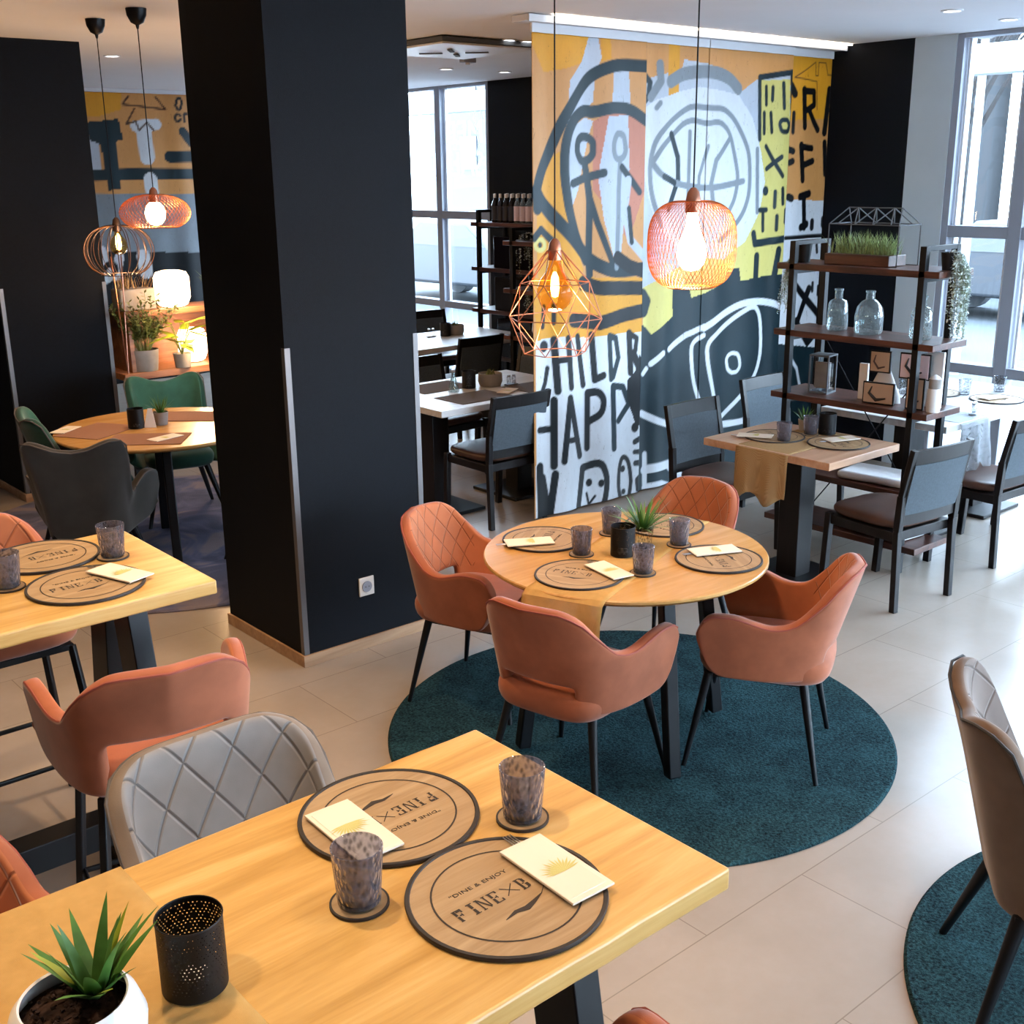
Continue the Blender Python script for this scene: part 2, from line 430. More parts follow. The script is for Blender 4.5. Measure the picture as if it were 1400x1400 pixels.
pillar(1, 2.43, 3.115, 4.30, 5.01, [(2.43, 4.30, 1, 1), (3.115, 4.30, -1, 1)])
pillar(2, 2.455, 3.165, 8.01, 8.72, [(2.455, 8.01, 1, 1), (3.165, 8.01, -1, 1)])

# windows: frames run along the X = 7.67 wall
def window(n, y0, y1, mull, sill=.74):
    r = empty('window_%d' % n, (XW + .06, (y0 + y1) / 2, 0)); r['kind'] = 'structure'
    f = MB(); cy = (y0 + y1) / 2
    def bx(ya, yb, za, zb, d=.10): f.box((0, (ya + yb) / 2 - cy, (za + zb) / 2), (d, yb - ya, zb - za))
    bx(y0, y1, CZ - .03, CZ); bx(y0, y1, 0, .08); bx(y0, y0 + .05, .001, CZ - .001, .106); bx(y1 - .05, y1, .001, CZ - .001, .106)
    bx(y0, y1, 1.67, 1.75); bx(y0, y1, sill, sill + .07)
    for m in mull: bx(m - .045, m + .045, .001, CZ - .001, .108)
    f.build('window_frame', M['frame_grey'], r, bev=.004)
    es = [y0] + list(mull) + [y1]
    s = MB()
    for a, b in zip(es, es[1:]):   # bright inner glazing beads
        for z0, z1 in ((.81, 1.67), (1.75, CZ - .03)):
            for yy in (a + .07, b - .07): s.box((.01, yy - cy, (z0 + z1) / 2), (.03, .018, z1 - z0))
    s.build('glazing_bead', M['rail'], r)
    MB().box((.03, 0, CZ / 2), (.006, y1 - y0 - .06, CZ - .1)).build('pane', M['pane'], r)
    return r
window(1, 9.27, 13.9, (10.11, 10.95, 12.1, 13.0))
window(2, -4.9, 4.35, (3.82, 2.55, 1.28, 0.0, -1.3, -2.6, -3.8))
w3 = window(3, -2.5, 2.5, (-1.25, 0, 1.25)); w3.location = (5.05, -5.0, 0); w3.rotation_euler.z = R(-90)  # unseen window behind the camera, added for cool daylight fill
struct('trim_4', MB().box((XW + .35, 4.5, -.02), (.5, 19, .04)), M['frame_grey'])
# lowered outside ledge above the windows
struct('trim_5', MB().box((XW + 1.6, 4.5, 2.95), (.25, 22, .22)), M['facade'])

# lettering on the far window, reads from the street
def text_mesh(s, size, ext=.001):
    cu = bpy.data.curves.new('t', 'FONT'); cu.body = s; cu.size = size; cu.extrude = ext; cu.align_x = 'LEFT'; cu.resolution_u = 2
    ob = bpy.data.objects.new('t', cu); COL.objects.link(ob)
    bpy.context.view_layer.update()
    me = bpy.data.meshes.new_from_object(ob.evaluated_get(bpy.context.evaluated_depsgraph_get()))
    bpy.data.objects.remove(ob); return me
def add_text(mb, s, w, h, m):
    me = text_mesh(s, 1.0, .001)
    co = np.array([v.co[:] for v in me.vertices]); lo, hi = co.min(0), co.max(0)
    n0 = len(mb.bm.verts); mb.bm.from_mesh(me); mb.bm.verts.ensure_lookup_table()
    vs = mb.bm.verts[n0:]
    sx = w / (hi[0] - lo[0]); sy = h / (hi[1] - lo[1]) if h else sx
    bmesh.ops.transform(mb.bm, matrix=m @ Matrix.Diagonal((sx, sy, 1, 1)) @ Matrix.Translation((-lo[0], -lo[1], 0)), verts=vs)
    bpy.data.meshes.remove(me)
wt = MB()
def wplace(y, z): return Matrix(((0, 0, 1, XW + .082), (1, 0, 0, y), (0, 1, 0, z), (0, 0, 0, 1)))
add_text(wt, 'MEET', .78, .22, wplace(9.47, 2.42)); add_text(wt, 'TH', .20, .13, wplace(10.36, 2.40)); add_text(wt, 'SALAD', 1.02, .24, wplace(9.45, 2.10))
add_text(wt, 'E', .08, .13, wplace(10.60, 2.40))
wt.tube([(XW + .083, 9.45, 2.65), (XW + .083, 9.52, 2.8), (XW + .083, 9.60, 2.7), (XW + .083, 9.52, 2.4), (XW + .083, 9.62, 2.2)], .008, 4)
wt.tube([(XW + .083, 9.33, 2.4), (XW + .083, 9.38, 2.75), (XW + .083, 9.43, 2.3)], .007, 4)
tag(wt.build('window_lettering', M['film']), 'white mirrored lettering about salad stuck on the far window', 'lettering')

# outside: street, pavement, cars, trees, building
struct('ground_street', MB().box((19, 2, -.16), (58, 64, .1)), M['snow'])
struct('ground_pavement', MB().box((9.3, 6, -.08), (2.9, 60, .1)), M['facade'])
def building(x, y0, y1, h, label):
    r = empty('building', (x, (y0 + y1) / 2, -.1), 0, label, 'building', 'buildings across the street')
    MB().box((2, 0, h / 2), (4, y1 - y0, h)).build('facade_wall', M['house'], r)
    y = y0 + 1.2; w0 = None
    while y < y1 - 1:
        for z in range(1, int(h / 3)):
            if w0 is None: w0 = w = MB().box((0, 0, 0), (.06, 1.1, 1.4)).build('window', M['house_window'], r)
            else: w = w0.copy(); COL.objects.link(w); w.parent = r
            w.location = (-.02, y - (y0 + y1) / 2, z * 3)
        y += 3.0
    MB().box((2, 0, h + .1), (4.4, y1 - y0 + .4, .25)).build('roof', M['pier_grey'], r)
building(36, -6, 18, 9, 'pale block of flats across the street behind the bare tree')
building(33, 19, 44, 12, 'tall pale building across the street seen through the lettered window')

def car(loc, rz, label):
    r = empty('parked_car', loc, rz, label, 'car', 'cars parked in the street')
    prof = [(-2.1, .35), (-2.15, .7), (-1.95, .92), (-1.35, 1.0), (-.75, 1.42), (.55, 1.46), (1.15, 1.0), (1.95, .85), (2.12, .6), (2.1, .35)]
    b = MB(); b.prism(prof, -.85, .85, Matrix.Rotation(R(90), 4, 'X')); b.build('body', M['car'], r, bev=.06, seg=3)
    b = MB(); b.prism([(-1.2, 1.02), (-.72, 1.36), (.5, 1.4), (.98, 1.02)], -.86, .86, Matrix.Rotation(R(90), 4, 'X')); b.build('side_window', M['rubber'], r)
    for x in (-1.35, 1.35):
        for y in (-.78, .78): MB().cone((x, y - .1, .33), (x, y + .1, .33), .33, n=20).build('wheel', M['rubber'], r)
    return r
c0 = car((17.6, 8.4, -.11), R(90), 'grey car parked outside behind the hanging pale plant')
dup(c0, (13.4, 16.6, -.11), R(92), 'grey car parked outside behind the far window')
dup(c0, (20.8, 9.2, -.11), R(268), 'grey car parked farther out beside the bare tree')

def bare_tree(loc, h, seed, label):
    random.seed(seed); b = MB()
    def br(p, d, L, r, k):
        q = p + d * L; b.cone(p, q, r, r * .62, 5, False)
        if k == 0: return
        for _ in range(3 if k > 2 else 2):
            nd = (d + Vector((random.uniform(-.6, .6), random.uniform(-.6, .6), random.uniform(-.1, .45)))).normalized()
            br(q, nd, L * random.uniform(.6, .8), r * .55, k - 1)
        br(q, (d + Vector((random.uniform(-.15, .15), random.uniform(-.15, .15), .1))).normalized(), L * .75, r * .62, k - 1)
    br(Vector((0, 0, 0)), Vector((0, 0, 1)), h * .3, .11, 5)
    o = b.build('bare_tree', M['bark'], smooth=True); o.location = loc
    return tag(o, label, 'tree')
bare_tree((13.6, 7.45, -.11), 5.2, 3, 'bare leafless tree on the pavement outside the right window')
o = MB().cone((0, 0, 0), (0, 0, 3.6), .06, .04, 10).lathe([(0, 3.5), (.14, 3.55), (.2, 3.7), (.14, 3.85), (0, 3.9)], n=16).build('street_lamp', M['facade']); o.location = (12.2, 6.6, -.11)
tag(o, 'pale globe street lamp standing outside beside the bare tree', 'street lamp')

# ceiling fittings
def spot(x, y, label, first=[None]):
    if first[0] is None:
        r = empty('ceiling_light', (x, y, CZ), 0, label, 'ceiling light', 'recessed ceiling spots')
        MB().lathe([(.062, 0), (.062, -.006), (.05, -.008), (.047, -.002), (.047, 0)], n=28).build('rim', M['rail'], r)
        MB().lathe([(0, -.003), (.047, -.003), (.047, -.0005)], n=28).build('diffuser', M['spot_glow'], r)
        first[0] = r; return r
    return dup(first[0], (x, y, CZ), 0, label)
for x, y, l in ((6.516, 3.742, 'round ceiling spot above the window table, the left of the pair'), (7.19, 3.75, 'round ceiling spot closest to the right window'),
    (3.704, 8.78, 'round ceiling spot just right of the far dark column'), (5.15, 13.0, 'round ceiling spot in front of the far painted panel, left one'),
    (6.47, 8.37, 'round ceiling spot below the square ceiling cassette'), (7.1, 8.34, 'round ceiling spot above the bottle rack near the black wall'),
    (5.42, 6.33, 'left ceiling spot of the two touching the ceiling cassette corner'), (5.58, 6.33, 'right ceiling spot of the two touching the ceiling cassette corner'),
    (6.6, 11.2, 'round ceiling spot in front of the far painted panel, right one')):
    spot(x, y, l)
r = empty('ceiling_cassette', (4.86, 6.32, CZ), 0, 'square white ceiling air conditioning cassette with dark edge near the far windows', 'air conditioner')
MB().box((.42, .42, -.022), (.84, .84, .03)).build('housing', M['rubber'], r, bev=.004)
MB().box((.42, .42, -.045), (.82, .82, .014)).build('grille', M['cap_white'], r, bev=.004)
for k in range(4):
    a = k * math.pi / 2 + math.pi / 4; MB().box((.42 + .16 * math.cos(a), .42 + .16 * math.sin(a), -.06), (.16, .03, .008), (0, 0, a)).build('air_slot', M['rubber'], r)
r = empty('smoke_detector', (5.97, 7.45, CZ), 0, 'small grey detector box on the ceiling behind the cassette', 'detector')
MB().box((0, 0, -.02), (.12, .06, .04)).build('housing', M['frame_grey'], r, bev=.004); MB().lathe([(0, -.06), (.018, -.055), (.02, -.04)], n=12).build('sensor', M['rail'], r)

# socket on the pillar
r = empty('wall_socket', (2.774, 4.30, .305), 0, 'white power socket low on the front of the black pillar', 'socket')
MB().box((0, -.004, 0), (.082, .008, .09)).build('frame', M['socket'], r, bev=.003)
MB().cone((0, -.0082, 0), (0, -.012, 0), .026, n=24).build('insert', M['frame_grey'], r)
b = MB(); [b.cone((s * .009, -.0121, 0), (s * .009, -.0135, 0), .003, n=8) for s in (-1, 1)]; b.build('contact', M['rubber'], r)

# paint strokes on the curtain cloth: [panels, colour, width cm (0 = filled), x, z, x, z ... in cm]
ART = [[0,3,0,[465,306,567,314,574,98,463,110]],
 [0,4,0,[469,298,511,299,518,290,511,276,496,272,479,269,469,284]],
 [0,4,0,[524,299,531,299,533,279,525,277]],
 [0,7,0,[498,265,509,276,515,290,522,291,525,279,520,270,519,254,505,245,494,228]],
 [0,7,0,[535,273,549,273,551,252,534,250]],
 [0,5,0,[519,243,533,249,551,248,564,240,565,202,551,171,519,203]],
 [0,7,0,[531,246,549,247,551,215,542,148,528,185,523,211]],
 [0,7,0,[500,239,512,245,519,243,515,233,506,203,498,190,495,216]],
 [0,4,0,[468,153,567,147,568,109,472,115]],
 [0,4,0,[472,214,494,228,497,186,512,155,506,133,473,144]],
 [0,2,0,[471,115,488,116,513,113,568,112,580,-70,470,-43]],
 [0,0,5.4,[473,193,472,203,476,214,483,226,491,241,502,255,514,267,524,272,539,276,564,276]],
 [0,0,6.2,[472,203,476,197,488,186,503,173,519,159,538,152,568,153]],
 [0,0,5.3,[514,161,505,174,498,190,495,205,494,212,494,226,497,237,503,245,511,249,519,248,533,251,550,251,565,244]],
 [0,0,3.8,[519,227,519,224,516,221,513,220,509,220,507,222,505,225,505,229,506,232,509,234,513,234,516,233,519,231,519,227]],
 [0,6,3.0,[547,228,547,225,545,222,542,221,539,221,537,223,536,226,536,230,537,233,539,236,542,236,545,235,546,232,547,228]],
 [0,0,4.2,[512,219,514,211,517,196,516,168,517,152]],
 [0,0,3.5,[517,198,523,183,530,169,536,158]],
 [0,0,3.8,[501,207,512,210,528,213]],
 [0,6,3.1,[542,219,541,202,541,185,540,155]],
 [0,0,3.5,[544,216,552,209,560,201]],
 [0,7,4.4,[550,208,547,189,553,171,568,158]],
 [0,0,2.7,[551,191,554,170]],
 [0,1,6.4,[541,161,552,155,568,150]],
 [0,1,6.7,[511,147,525,143,569,140]],
 [0,1,6.8,[502,125,526,121,546,124,569,126]],
 [0,8,2.1,[479,172,479,170,477,169,476,169,474,169,472,170,471,171,471,173,472,174,474,175,476,175,477,175,479,173,479,172]],
 [0,0,3.4,[470,176,476,181,485,174]],
 [0,0,2.6,[475,172,475,172]],
 [0,1,2.6,[478,135,477,123]],
 [0,1,2.7,[486,135,486,125]],
 [0,1,4.1,[486,114,489,82]],
 [0,1,3.6,[497,114,500,83]],
 [0,1,2.7,[487,101,499,101]],
 [0,1,3.7,[506,114,512,83]],
 [0,1,3.7,[519,114,522,85,529,87]],
 [0,0,3.3,[534,111,536,84]],
 [0,0,3.3,[534,112,540,110,543,97,538,85]],
 [0,1,3.8,[553,112,555,86]],
 [0,1,2.9,[553,112,560,108,559,100,554,97]],
 [0,1,4.4,[557,98,562,90,568,77]],
 [0,1,2.7,[481,97,479,88,475,80]],
 [0,1,4.2,[486,76,486,34]],
 [0,1,3.3,[474,59,486,58]],
 [0,1,3.9,[494,36,499,76,509,37]],
 [0,1,2.9,[497,49,507,48]],
 [0,1,3.8,[516,76,516,41]],
 [0,1,3.8,[516,77,525,77,530,71,528,62,517,58]],
 [0,0,3.9,[538,78,540,37]],
 [0,0,3.4,[538,79,548,77,554,65,544,55]],
 [0,1,5.3,[476,27,482,-3]],
 [0,1,4.3,[487,28,482,-4]],
 [0,1,3.9,[512,28,528,30,534,17,531,-1,522,-4,507,-3,510,14,512,28]],
 [0,1,1.5,[516,10,518,2,523,7]],
 [0,1,2.6,[560,31,569,30]],
 [0,1,3.1,[561,23,571,22]],
 [0,1,3.1,[569,15,563,11,564,4,571,1]],
 [0,1,3.1,[560,38,570,41]],
 [0,1,4.8,[474,35,475,0]],
 [0,1,0,[563,97,570,91,571,44,560,51,552,69,552,81,559,86]],
 [0,1,5.4,[478,111,478,111]],
 [0,1,5.1,[560,48,560,48]],
 [0,1,4.0,[518,17,518,17]],
 [0,1,4.0,[528,15,528,15]],
 [0,1,3.5,[549,21,549,21]],
 [0,1,3.1,[550,5,550,5]],
 [0,1,2.6,[557,11,556,3,554,-3,552,-6,549,-4,547,1,545,9,545,17,546,24,548,29,551,29,554,26,556,19,557,11]],
 [12,3,0,[554,313,723,326,730,254,556,250]],
 [12,7,0,[563,268,585,273,589,242,602,282,628,280,655,262,674,272,712,278,727,115,559,128]],
 [1,4,0,[585,299,597,299,597,247,586,240]],
 [2,8,0,[678,272,712,274,726,125,656,131,662,166,683,205]],
 [12,8,0,[567,140,623,158,721,178,730,87,568,103]],
 [12,7,10.8,[570,215,582,188,608,170,638,169,662,180,676,200]],
 [12,6,6.1,[588,268,603,274,628,276,647,272,656,266]],
 [12,2,0,[564,251,576,257,596,262,617,266,640,264,657,262,672,248,684,224,690,205,685,185,670,165,647,154,608,158,578,179,566,211]],
 [12,6,2.8,[582,179,573,199,571,218,576,233,587,243,601,250,610,254,627,253,641,253,653,247,663,236,670,225,672,211,672,197,667,185,657,175,642,167]],
 [12,6,2.7,[574,219,582,229,590,235,608,246,625,243,637,245,649,238,656,221,660,208,657,194,651,186]],
 [12,0,3.6,[590,236,598,222,599,208,589,190]],
 [12,6,3.1,[574,218,581,211,595,206,613,203,630,202,651,204,665,206]],
 [12,0,3.2,[584,210,595,206]],
 [12,6,2.3,[609,238,609,210,609,192]],
 [12,6,2.3,[627,229,619,210,618,191]],
 [12,6,2.8,[649,234,635,220,631,205,634,189]],
 [12,0,3.4,[562,273,570,267,569,259,563,254]],
 [12,6,4.3,[578,278,579,268,571,258]],
 [12,6,2.6,[576,252,579,255]],
 [12,6,2.9,[679,227,682,185]],
 [12,0,2.9,[681,234,678,274,717,279]],
 [12,0,4.0,[679,170,681,163,721,165]],
 [12,0,2.4,[714,278,719,214]],
 [2,0,2.6,[686,268,687,257]],
 [2,0,2.6,[694,268,694,260]],
 [2,0,2.6,[705,271,707,255]],
 [2,0,2.6,[685,251,686,238]],
 [2,0,2.6,[693,251,695,239]],
 [2,0,2.7,[689,229,709,209]],
 [2,0,2.7,[707,222,691,214]],
 [2,0,2.8,[702,198,702,188]],
 [2,0,2.8,[710,200,711,190]],
 [2,0,2.8,[705,181,705,172]],
 [2,0,2.8,[715,185,715,177]],
 [2,0,2.8,[689,185,690,172]],
 [2,0,2.8,[685,186,693,186]],
 [2,0,2.5,[714,243,713,241,712,239,709,239,707,239,705,240,704,242,703,244,704,246,706,247,709,247,711,247,713,245,714,243]],
 [2,0,5.0,[691,199,691,199]],
 [12,0,0,[559,116,568,116,576,109,597,119,596,138,613,136,615,130,628,132,648,138,653,148,665,147,667,138,703,140,741,138,767,-116,564,-66]],
 [2,0,4.6,[684,154,684,131]],
 [2,0,4.7,[709,157,704,132]],
 [1,0,6.7,[567,135,570,131,568,125]],
 [12,2,2.5,[569,83,572,86]],
 [12,2,3.0,[576,89,587,95]],
 [12,2,3.0,[594,97,611,105,629,109]],
 [12,2,3.6,[629,108,649,116,669,122,690,122,707,119,728,111]],
 [12,2,2.6,[629,103,619,100,616,95,619,73,627,56]],
 [12,2,2.7,[643,54,634,81,632,97,646,105,665,114,684,120,692,111,695,85,690,69,674,55,650,41]],
 [12,2,3.5,[568,56,587,47,614,40,662,35,692,36,721,38]],
 [12,2,3.1,[572,27,573,-4]],
 [12,2,4.7,[572,16,596,16,609,5]],
 [12,2,4.2,[573,3,588,3,604,-3]],
 [2,2,2.1,[670,79,670,76,667,73,664,73,661,73,657,76,656,79,655,83,657,86,660,87,663,87,667,86,669,83,670,79]],
 [3,4,0,[690,323,784,331,794,248,696,246]],
 [3,3,0,[696,246,794,250,802,189,701,192]],
 [3,2,0,[701,193,802,189,852,-206,732,-171]],
 [3,0,0,[710,89,816,72,852,-206,732,-171]],
 [3,1,3.9,[733,268,736,243]],
 [3,1,3.4,[734,267,746,267,747,258,737,254]],
 [3,1,3.5,[741,254,753,241]],
 [3,1,4.0,[764,269,761,239]],
 [3,1,2.5,[765,255,775,254]],
 [3,1,4.0,[733,230,737,206]],
 [3,1,3.5,[733,229,747,228]],
 [3,1,3.6,[736,216,749,219]],
 [3,1,3.6,[762,232,765,210]],
 [3,1,4.2,[740,194,743,172]],
 [3,1,4.1,[735,194,747,196]],
 [3,1,4.2,[738,172,746,174]],
 [3,1,3.2,[753,176,753,171]],
 [3,1,3.8,[766,177,766,173]],
 [3,1,2.5,[723,252,723,239]],
 [3,1,2.1,[721,165,776,165]],
 [3,1,4.3,[731,133,753,117,779,96]],
 [3,1,4.4,[754,126,741,102]],
 [3,1,4.6,[775,99,756,85]],
 [3,1,4.4,[739,103,756,85]],
 [3,1,2.2,[758,130,758,124]],
 [3,1,2.2,[765,127,765,121]],
 [3,1,2.2,[760,158,761,153]],
 [3,2,2.3,[734,75,744,66,750,51]],
 [3,9,0.6,[767,279,761,279,758,287,750,287,750,278,747,278,746,287,722,276,749,274,751,255]],
 [3,1,4.4,[719,270,723,265]],
 [3,1,3.5,[720,227,724,226]],
 [3,1,3.5,[721,218,724,219]],
 [3,1,4.1,[722,194,725,193]]]
FAR = [[0,3,0,[458,311,640,319,629,192,444,198]],
 [0,4,0,[464,299,512,298,510,279,482,271,468,272]],
 [0,7,0,[473,252,484,247,484,221,472,221]],
 [0,0,0,[472,266,506,270,509,250,501,248,502,202,488,200,485,245,474,249]],
 [0,0,8.5,[467,215,514,216,631,215]],
 [0,2,8.6,[524,263,546,265]],
 [0,2,12.2,[532,259,533,233]],
 [0,2,11.0,[534,210,535,198]],
 [0,0,8.8,[558,233,632,234]],
 [0,9,1.4,[519,292,512,284,558,280,548,292]],
 [0,9,1.4,[524,280,514,265,525,268]],
 [0,9,1.4,[524,268,527,259,536,267,543,259]],
 [0,1,2.2,[576,286,575,283,574,281,573,280,571,280,570,282,569,284,570,287,571,290,572,291,574,292,575,291,576,289,576,286]],
 [0,1,1.8,[574,271,572,269,570,268,568,269,567,271,567,273,569,275,570,276,572,275,574,274]],
 [0,1,1.8,[578,268,578,276,582,276]],
 [0,0,7.3,[575,258,584,247]],
 [0,6,2.1,[474,196,629,192]],
 [0,6,0,[444,197,628,190,623,131,437,142]],
 [0,1,0,[437,142,623,131,597,-164,405,-126]],
 [0,2,10.2,[473,139,476,114]],
 [0,2,7.4,[492,133,486,114]],
 [0,2,10.5,[518,133,520,116]],
 [0,1,11.8,[482,122,482,122]],
 [0,2,4.4,[481,120,481,120]],
 [0,2,4.7,[481,-14,493,-28]]]
# ------------------------------------------------------------------ painted panel curtains
PAL = ['#10252d', '#05090f', '#d0d6dd', '#c68d52', '#d39424', '#b9735a', '#7b848d', '#b4bdcb', '#cbc070', '#4a2e1c']
PALL = np.array([lin(c)[:3] for c in PAL])
def paint(X, Z, arts, pid, base):
    C = np.zeros((len(X), 3)) + base
    P = np.stack([X, Z], 1)
    for pn, ci, w, flat in arts:
        if str(pid) not in str(pn): continue
        pts = np.array(flat, float).reshape(-1, 2) / 100
        if w and len(pts) > 4 and ci != 9:
            for _ in range(2):   # round the brush strokes
                q = [pts[0]]
                for a, b in zip(pts, pts[1:]): q += [a * .78 + b * .22, a * .22 + b * .78]
                pts = np.array(q + [pts[-1]])
        lo, hi = pts.min(0) - .1, pts.max(0) + .1
        sel = np.where((X > lo[0]) & (X < hi[0]) & (Z > lo[1]) & (Z < hi[1]))[0]
        if not len(sel): continue
        q = P[sel]
        if w == 0:
            n = len(pts); ins = np.zeros(len(sel), bool)
            for i in range(n):
                a, b = pts[i], pts[(i + 1) % n]
                if a[1] == b[1]: continue
                cnd = (a[1] > q[:, 1]) != (b[1] > q[:, 1])
                ins ^= cnd & (q[:, 0] < (b[0] - a[0]) * (q[:, 1] - a[1]) / (b[1] - a[1]) + a[0])
            C[sel[ins]] = PALL[ci]
        else:
            dm = np.full(len(sel), 9.)
            for a, b in zip(pts, pts[1:]):
                d = b - a; L = max((d * d).sum(), 1e-9)
                t = np.clip(((q - a) @ d) / L, 0, 1)
                dm = np.minimum(dm, np.hypot(*(q - a - t[:, None] * d).T))
            hw = w / 200 * 1.35
            al = np.clip((hw - dm) / .006 + .5, 0, 1)[:, None]
            C[sel] = C[sel] * (1 - al) + PALL[ci] * al
    return C
def art_mat():
    t = NT('printed curtain cloth'); at = t.n('ShaderNodeAttribute', _attribute_name='print')
    co = t.coord(); n = t.noise(t.mapping(co, (26, 26, 9)), 1.0, 4, .7); crack = t.noise(t.mapping(co, (30, 30, 14)), 1.3, 5, .75, 1.5)
    c = t.mix(t.math('MULTIPLY', n, .5), at.outputs[0], '#cfc8c0', 'MULTIPLY')  # print mottle, with lighter vertical streaks painted for the cloth's glossy sheen
    c = t.mix(t.math('MULTIPLY', t.math('LESS_THAN', crack, .36), .45), c, '#5b4632', 'MULTIPLY')
    t.set(Base_Color=c, Roughness=.45); t.b.inputs['Specular IOR Level'].default_value = .25
    t.bump(t.noise(t.mapping(co, (220, 220, 90)), 1, 2), .15, .002); return t.m
M['art'] = art_mat()
def curtain(name, x0, x1, y, z0, z1, arts, pid, base, label, group, step=.0075, amp=.012, ph=0):
    nx = int((x1 - x0) / step) + 1; nz = int((z1 - z0) / step) + 1
    xs = np.linspace(x0, x1, nx); zs = np.linspace(z0, z1, nz); XX, ZZ = np.meshgrid(xs, zs)
    u = (XX - x0)
    YY = y + np.clip(np.minimum(u, x1 - x0 - u) / .12, 0, 1) * amp * np.sin(u * 17 + ph) * (.6 + .4 * np.sin(u * 5 + ph)) * (1.15 - .25 * ZZ / z1)
    V = np.stack([XX.ravel() - x0, YY.ravel() - y, ZZ.ravel()], 1)
    i = np.arange(nx * nz).reshape(nz, nx)
    F = np.stack([i[:-1, :-1], i[:-1, 1:], i[1:, 1:], i[1:, :-1]], 2).reshape(-1, 4)
    me = bpy.data.meshes.new(name); me.vertices.add(len(V)); me.vertices.foreach_set('co', V.astype(np.float32).ravel())
    me.loops.add(F.size); me.loops.foreach_set('vertex_index', F.astype(np.int32).ravel())
    me.polygons.add(len(F)); me.polygons.foreach_set('loop_start', np.arange(0, F.size, 4, dtype=np.int32)); me.polygons.foreach_set('use_smooth', np.ones(len(F), bool))
    me.update(calc_edges=True)
    C = paint(XX.ravel(), ZZ.ravel(), arts, pid, PALL[base])
    at = me.color_attributes.new('print', 'FLOAT_COLOR', 'POINT')
    at.data.foreach_set('color', np.concatenate([C, np.ones((len(C), 1))], 1).astype(np.float32).ravel())
    me.materials.append(M['art'])
    o = bpy.data.objects.new(name, me); COL.objects.link(o); o.location = (x0, y, 0)
    m = o.modifiers.new('thick', 'SOLIDIFY'); m.thickness = .002
    r = MB().box(((x1 - x0) / 2, 0, z1 + .025), (x1 - x0 + .01, .02, .05)).build('hem_bar', M['rail'], o)
    return tag(o, label, 'curtain', group)
G = 'painted panel curtains dividing the room'
curtain('panel_curtain', 4.69, 5.645, 5.27, .02, 2.90, ART, 0, 3, 'wide painted curtain panel with a big arch, two stick figures and black capital letters below', G)
curtain('panel_curtain', 5.63, 6.29, 5.286, .02, 2.90, ART, 1, 3, 'painted curtain panel with the left half of a white striped ball above dark teal', G, ph=1)
curtain('panel_curtain', 6.25, 7.15, 5.28, .02, 2.90, ART, 2, 3, 'painted curtain panel with the house of windows and a white eye outline on teal', G, ph=2.4)
curtain('panel_curtain', 7.08, 7.655, 5.31, .02, 2.90, ART, 3, 3, 'narrow painted curtain panel with GRAFFITI letters beside the black wall', G, ph=.5, amp=.007)
curtain('panel_curtain', 4.3, 7.3, 12.0, .02, 2.95, FAR, 0, 3, 'far painted curtain panel with a teal and a white T behind the left lamps', 'painted panel far behind', step=.015, amp=.01)
r = empty('curtain_rail', (4.6, 5.27, 0), 0, 'long white ceiling rail above the painted curtain panels', 'curtain rail')
MB().box((1.53, 0, 2.968), (3.06, .14, .035)).box((1.53, -.075, 2.965), (3.06, .012, .04)).build('track', M['rail'], r, bev=.003)
MB().box((1.60, -.115, 2.982), (2.9, .022, .008)).build('light_strip', M['led'], r)
o = MB().box((1.5, 0, 2.97), (3.1, .1, .035)).build('curtain_rail', M['rail']); o.location = (4.3, 12, 0)
tag(o, 'white ceiling rail above the far painted panel', 'curtain rail')

# ------------------------------------------------------------------ tables
def round_table(loc, r0, mat, label, foot=.42):
    r = empty('round_table', loc, 0, label, 'table')
    t = .026
    MB().lathe([(0, .75), (r0 - .004, .75), (r0, .746), (r0, .738), (r0 - .02, .75 - t), (0, .75 - t)], n=72).build('tabletop', mat, r)
    b = MB()
    for k in range(4):
        a = R(45) + k * math.pi / 2; b.beam((.06 * math.cos(a), .06 * math.sin(a), .705), (.30 * math.cos(a), .30 * math.sin(a), .705), .05, .035)
    b.build('underframe', M['black_metal'], r)
    for k in range(4):
        a = R(-110) + k * math.pi / 2
        MB().beam((.33 * math.cos(a), .33 * math.sin(a), .72), (foot * math.cos(a), foot * math.sin(a), 0.015), .05, .05, (math.cos(a), math.sin(a), 0)).build('leg', M['black_metal'], r, bev=.006)
    return r
tA = round_table((3.024, 2.887, .013), .535, M['oak_round'], 'round oak dining table with black legs on the teal rug')
round_table((2.712, 6.287, .008), .58, M['oak_round'], 'round oak table beyond the black pillar at the left', .46)

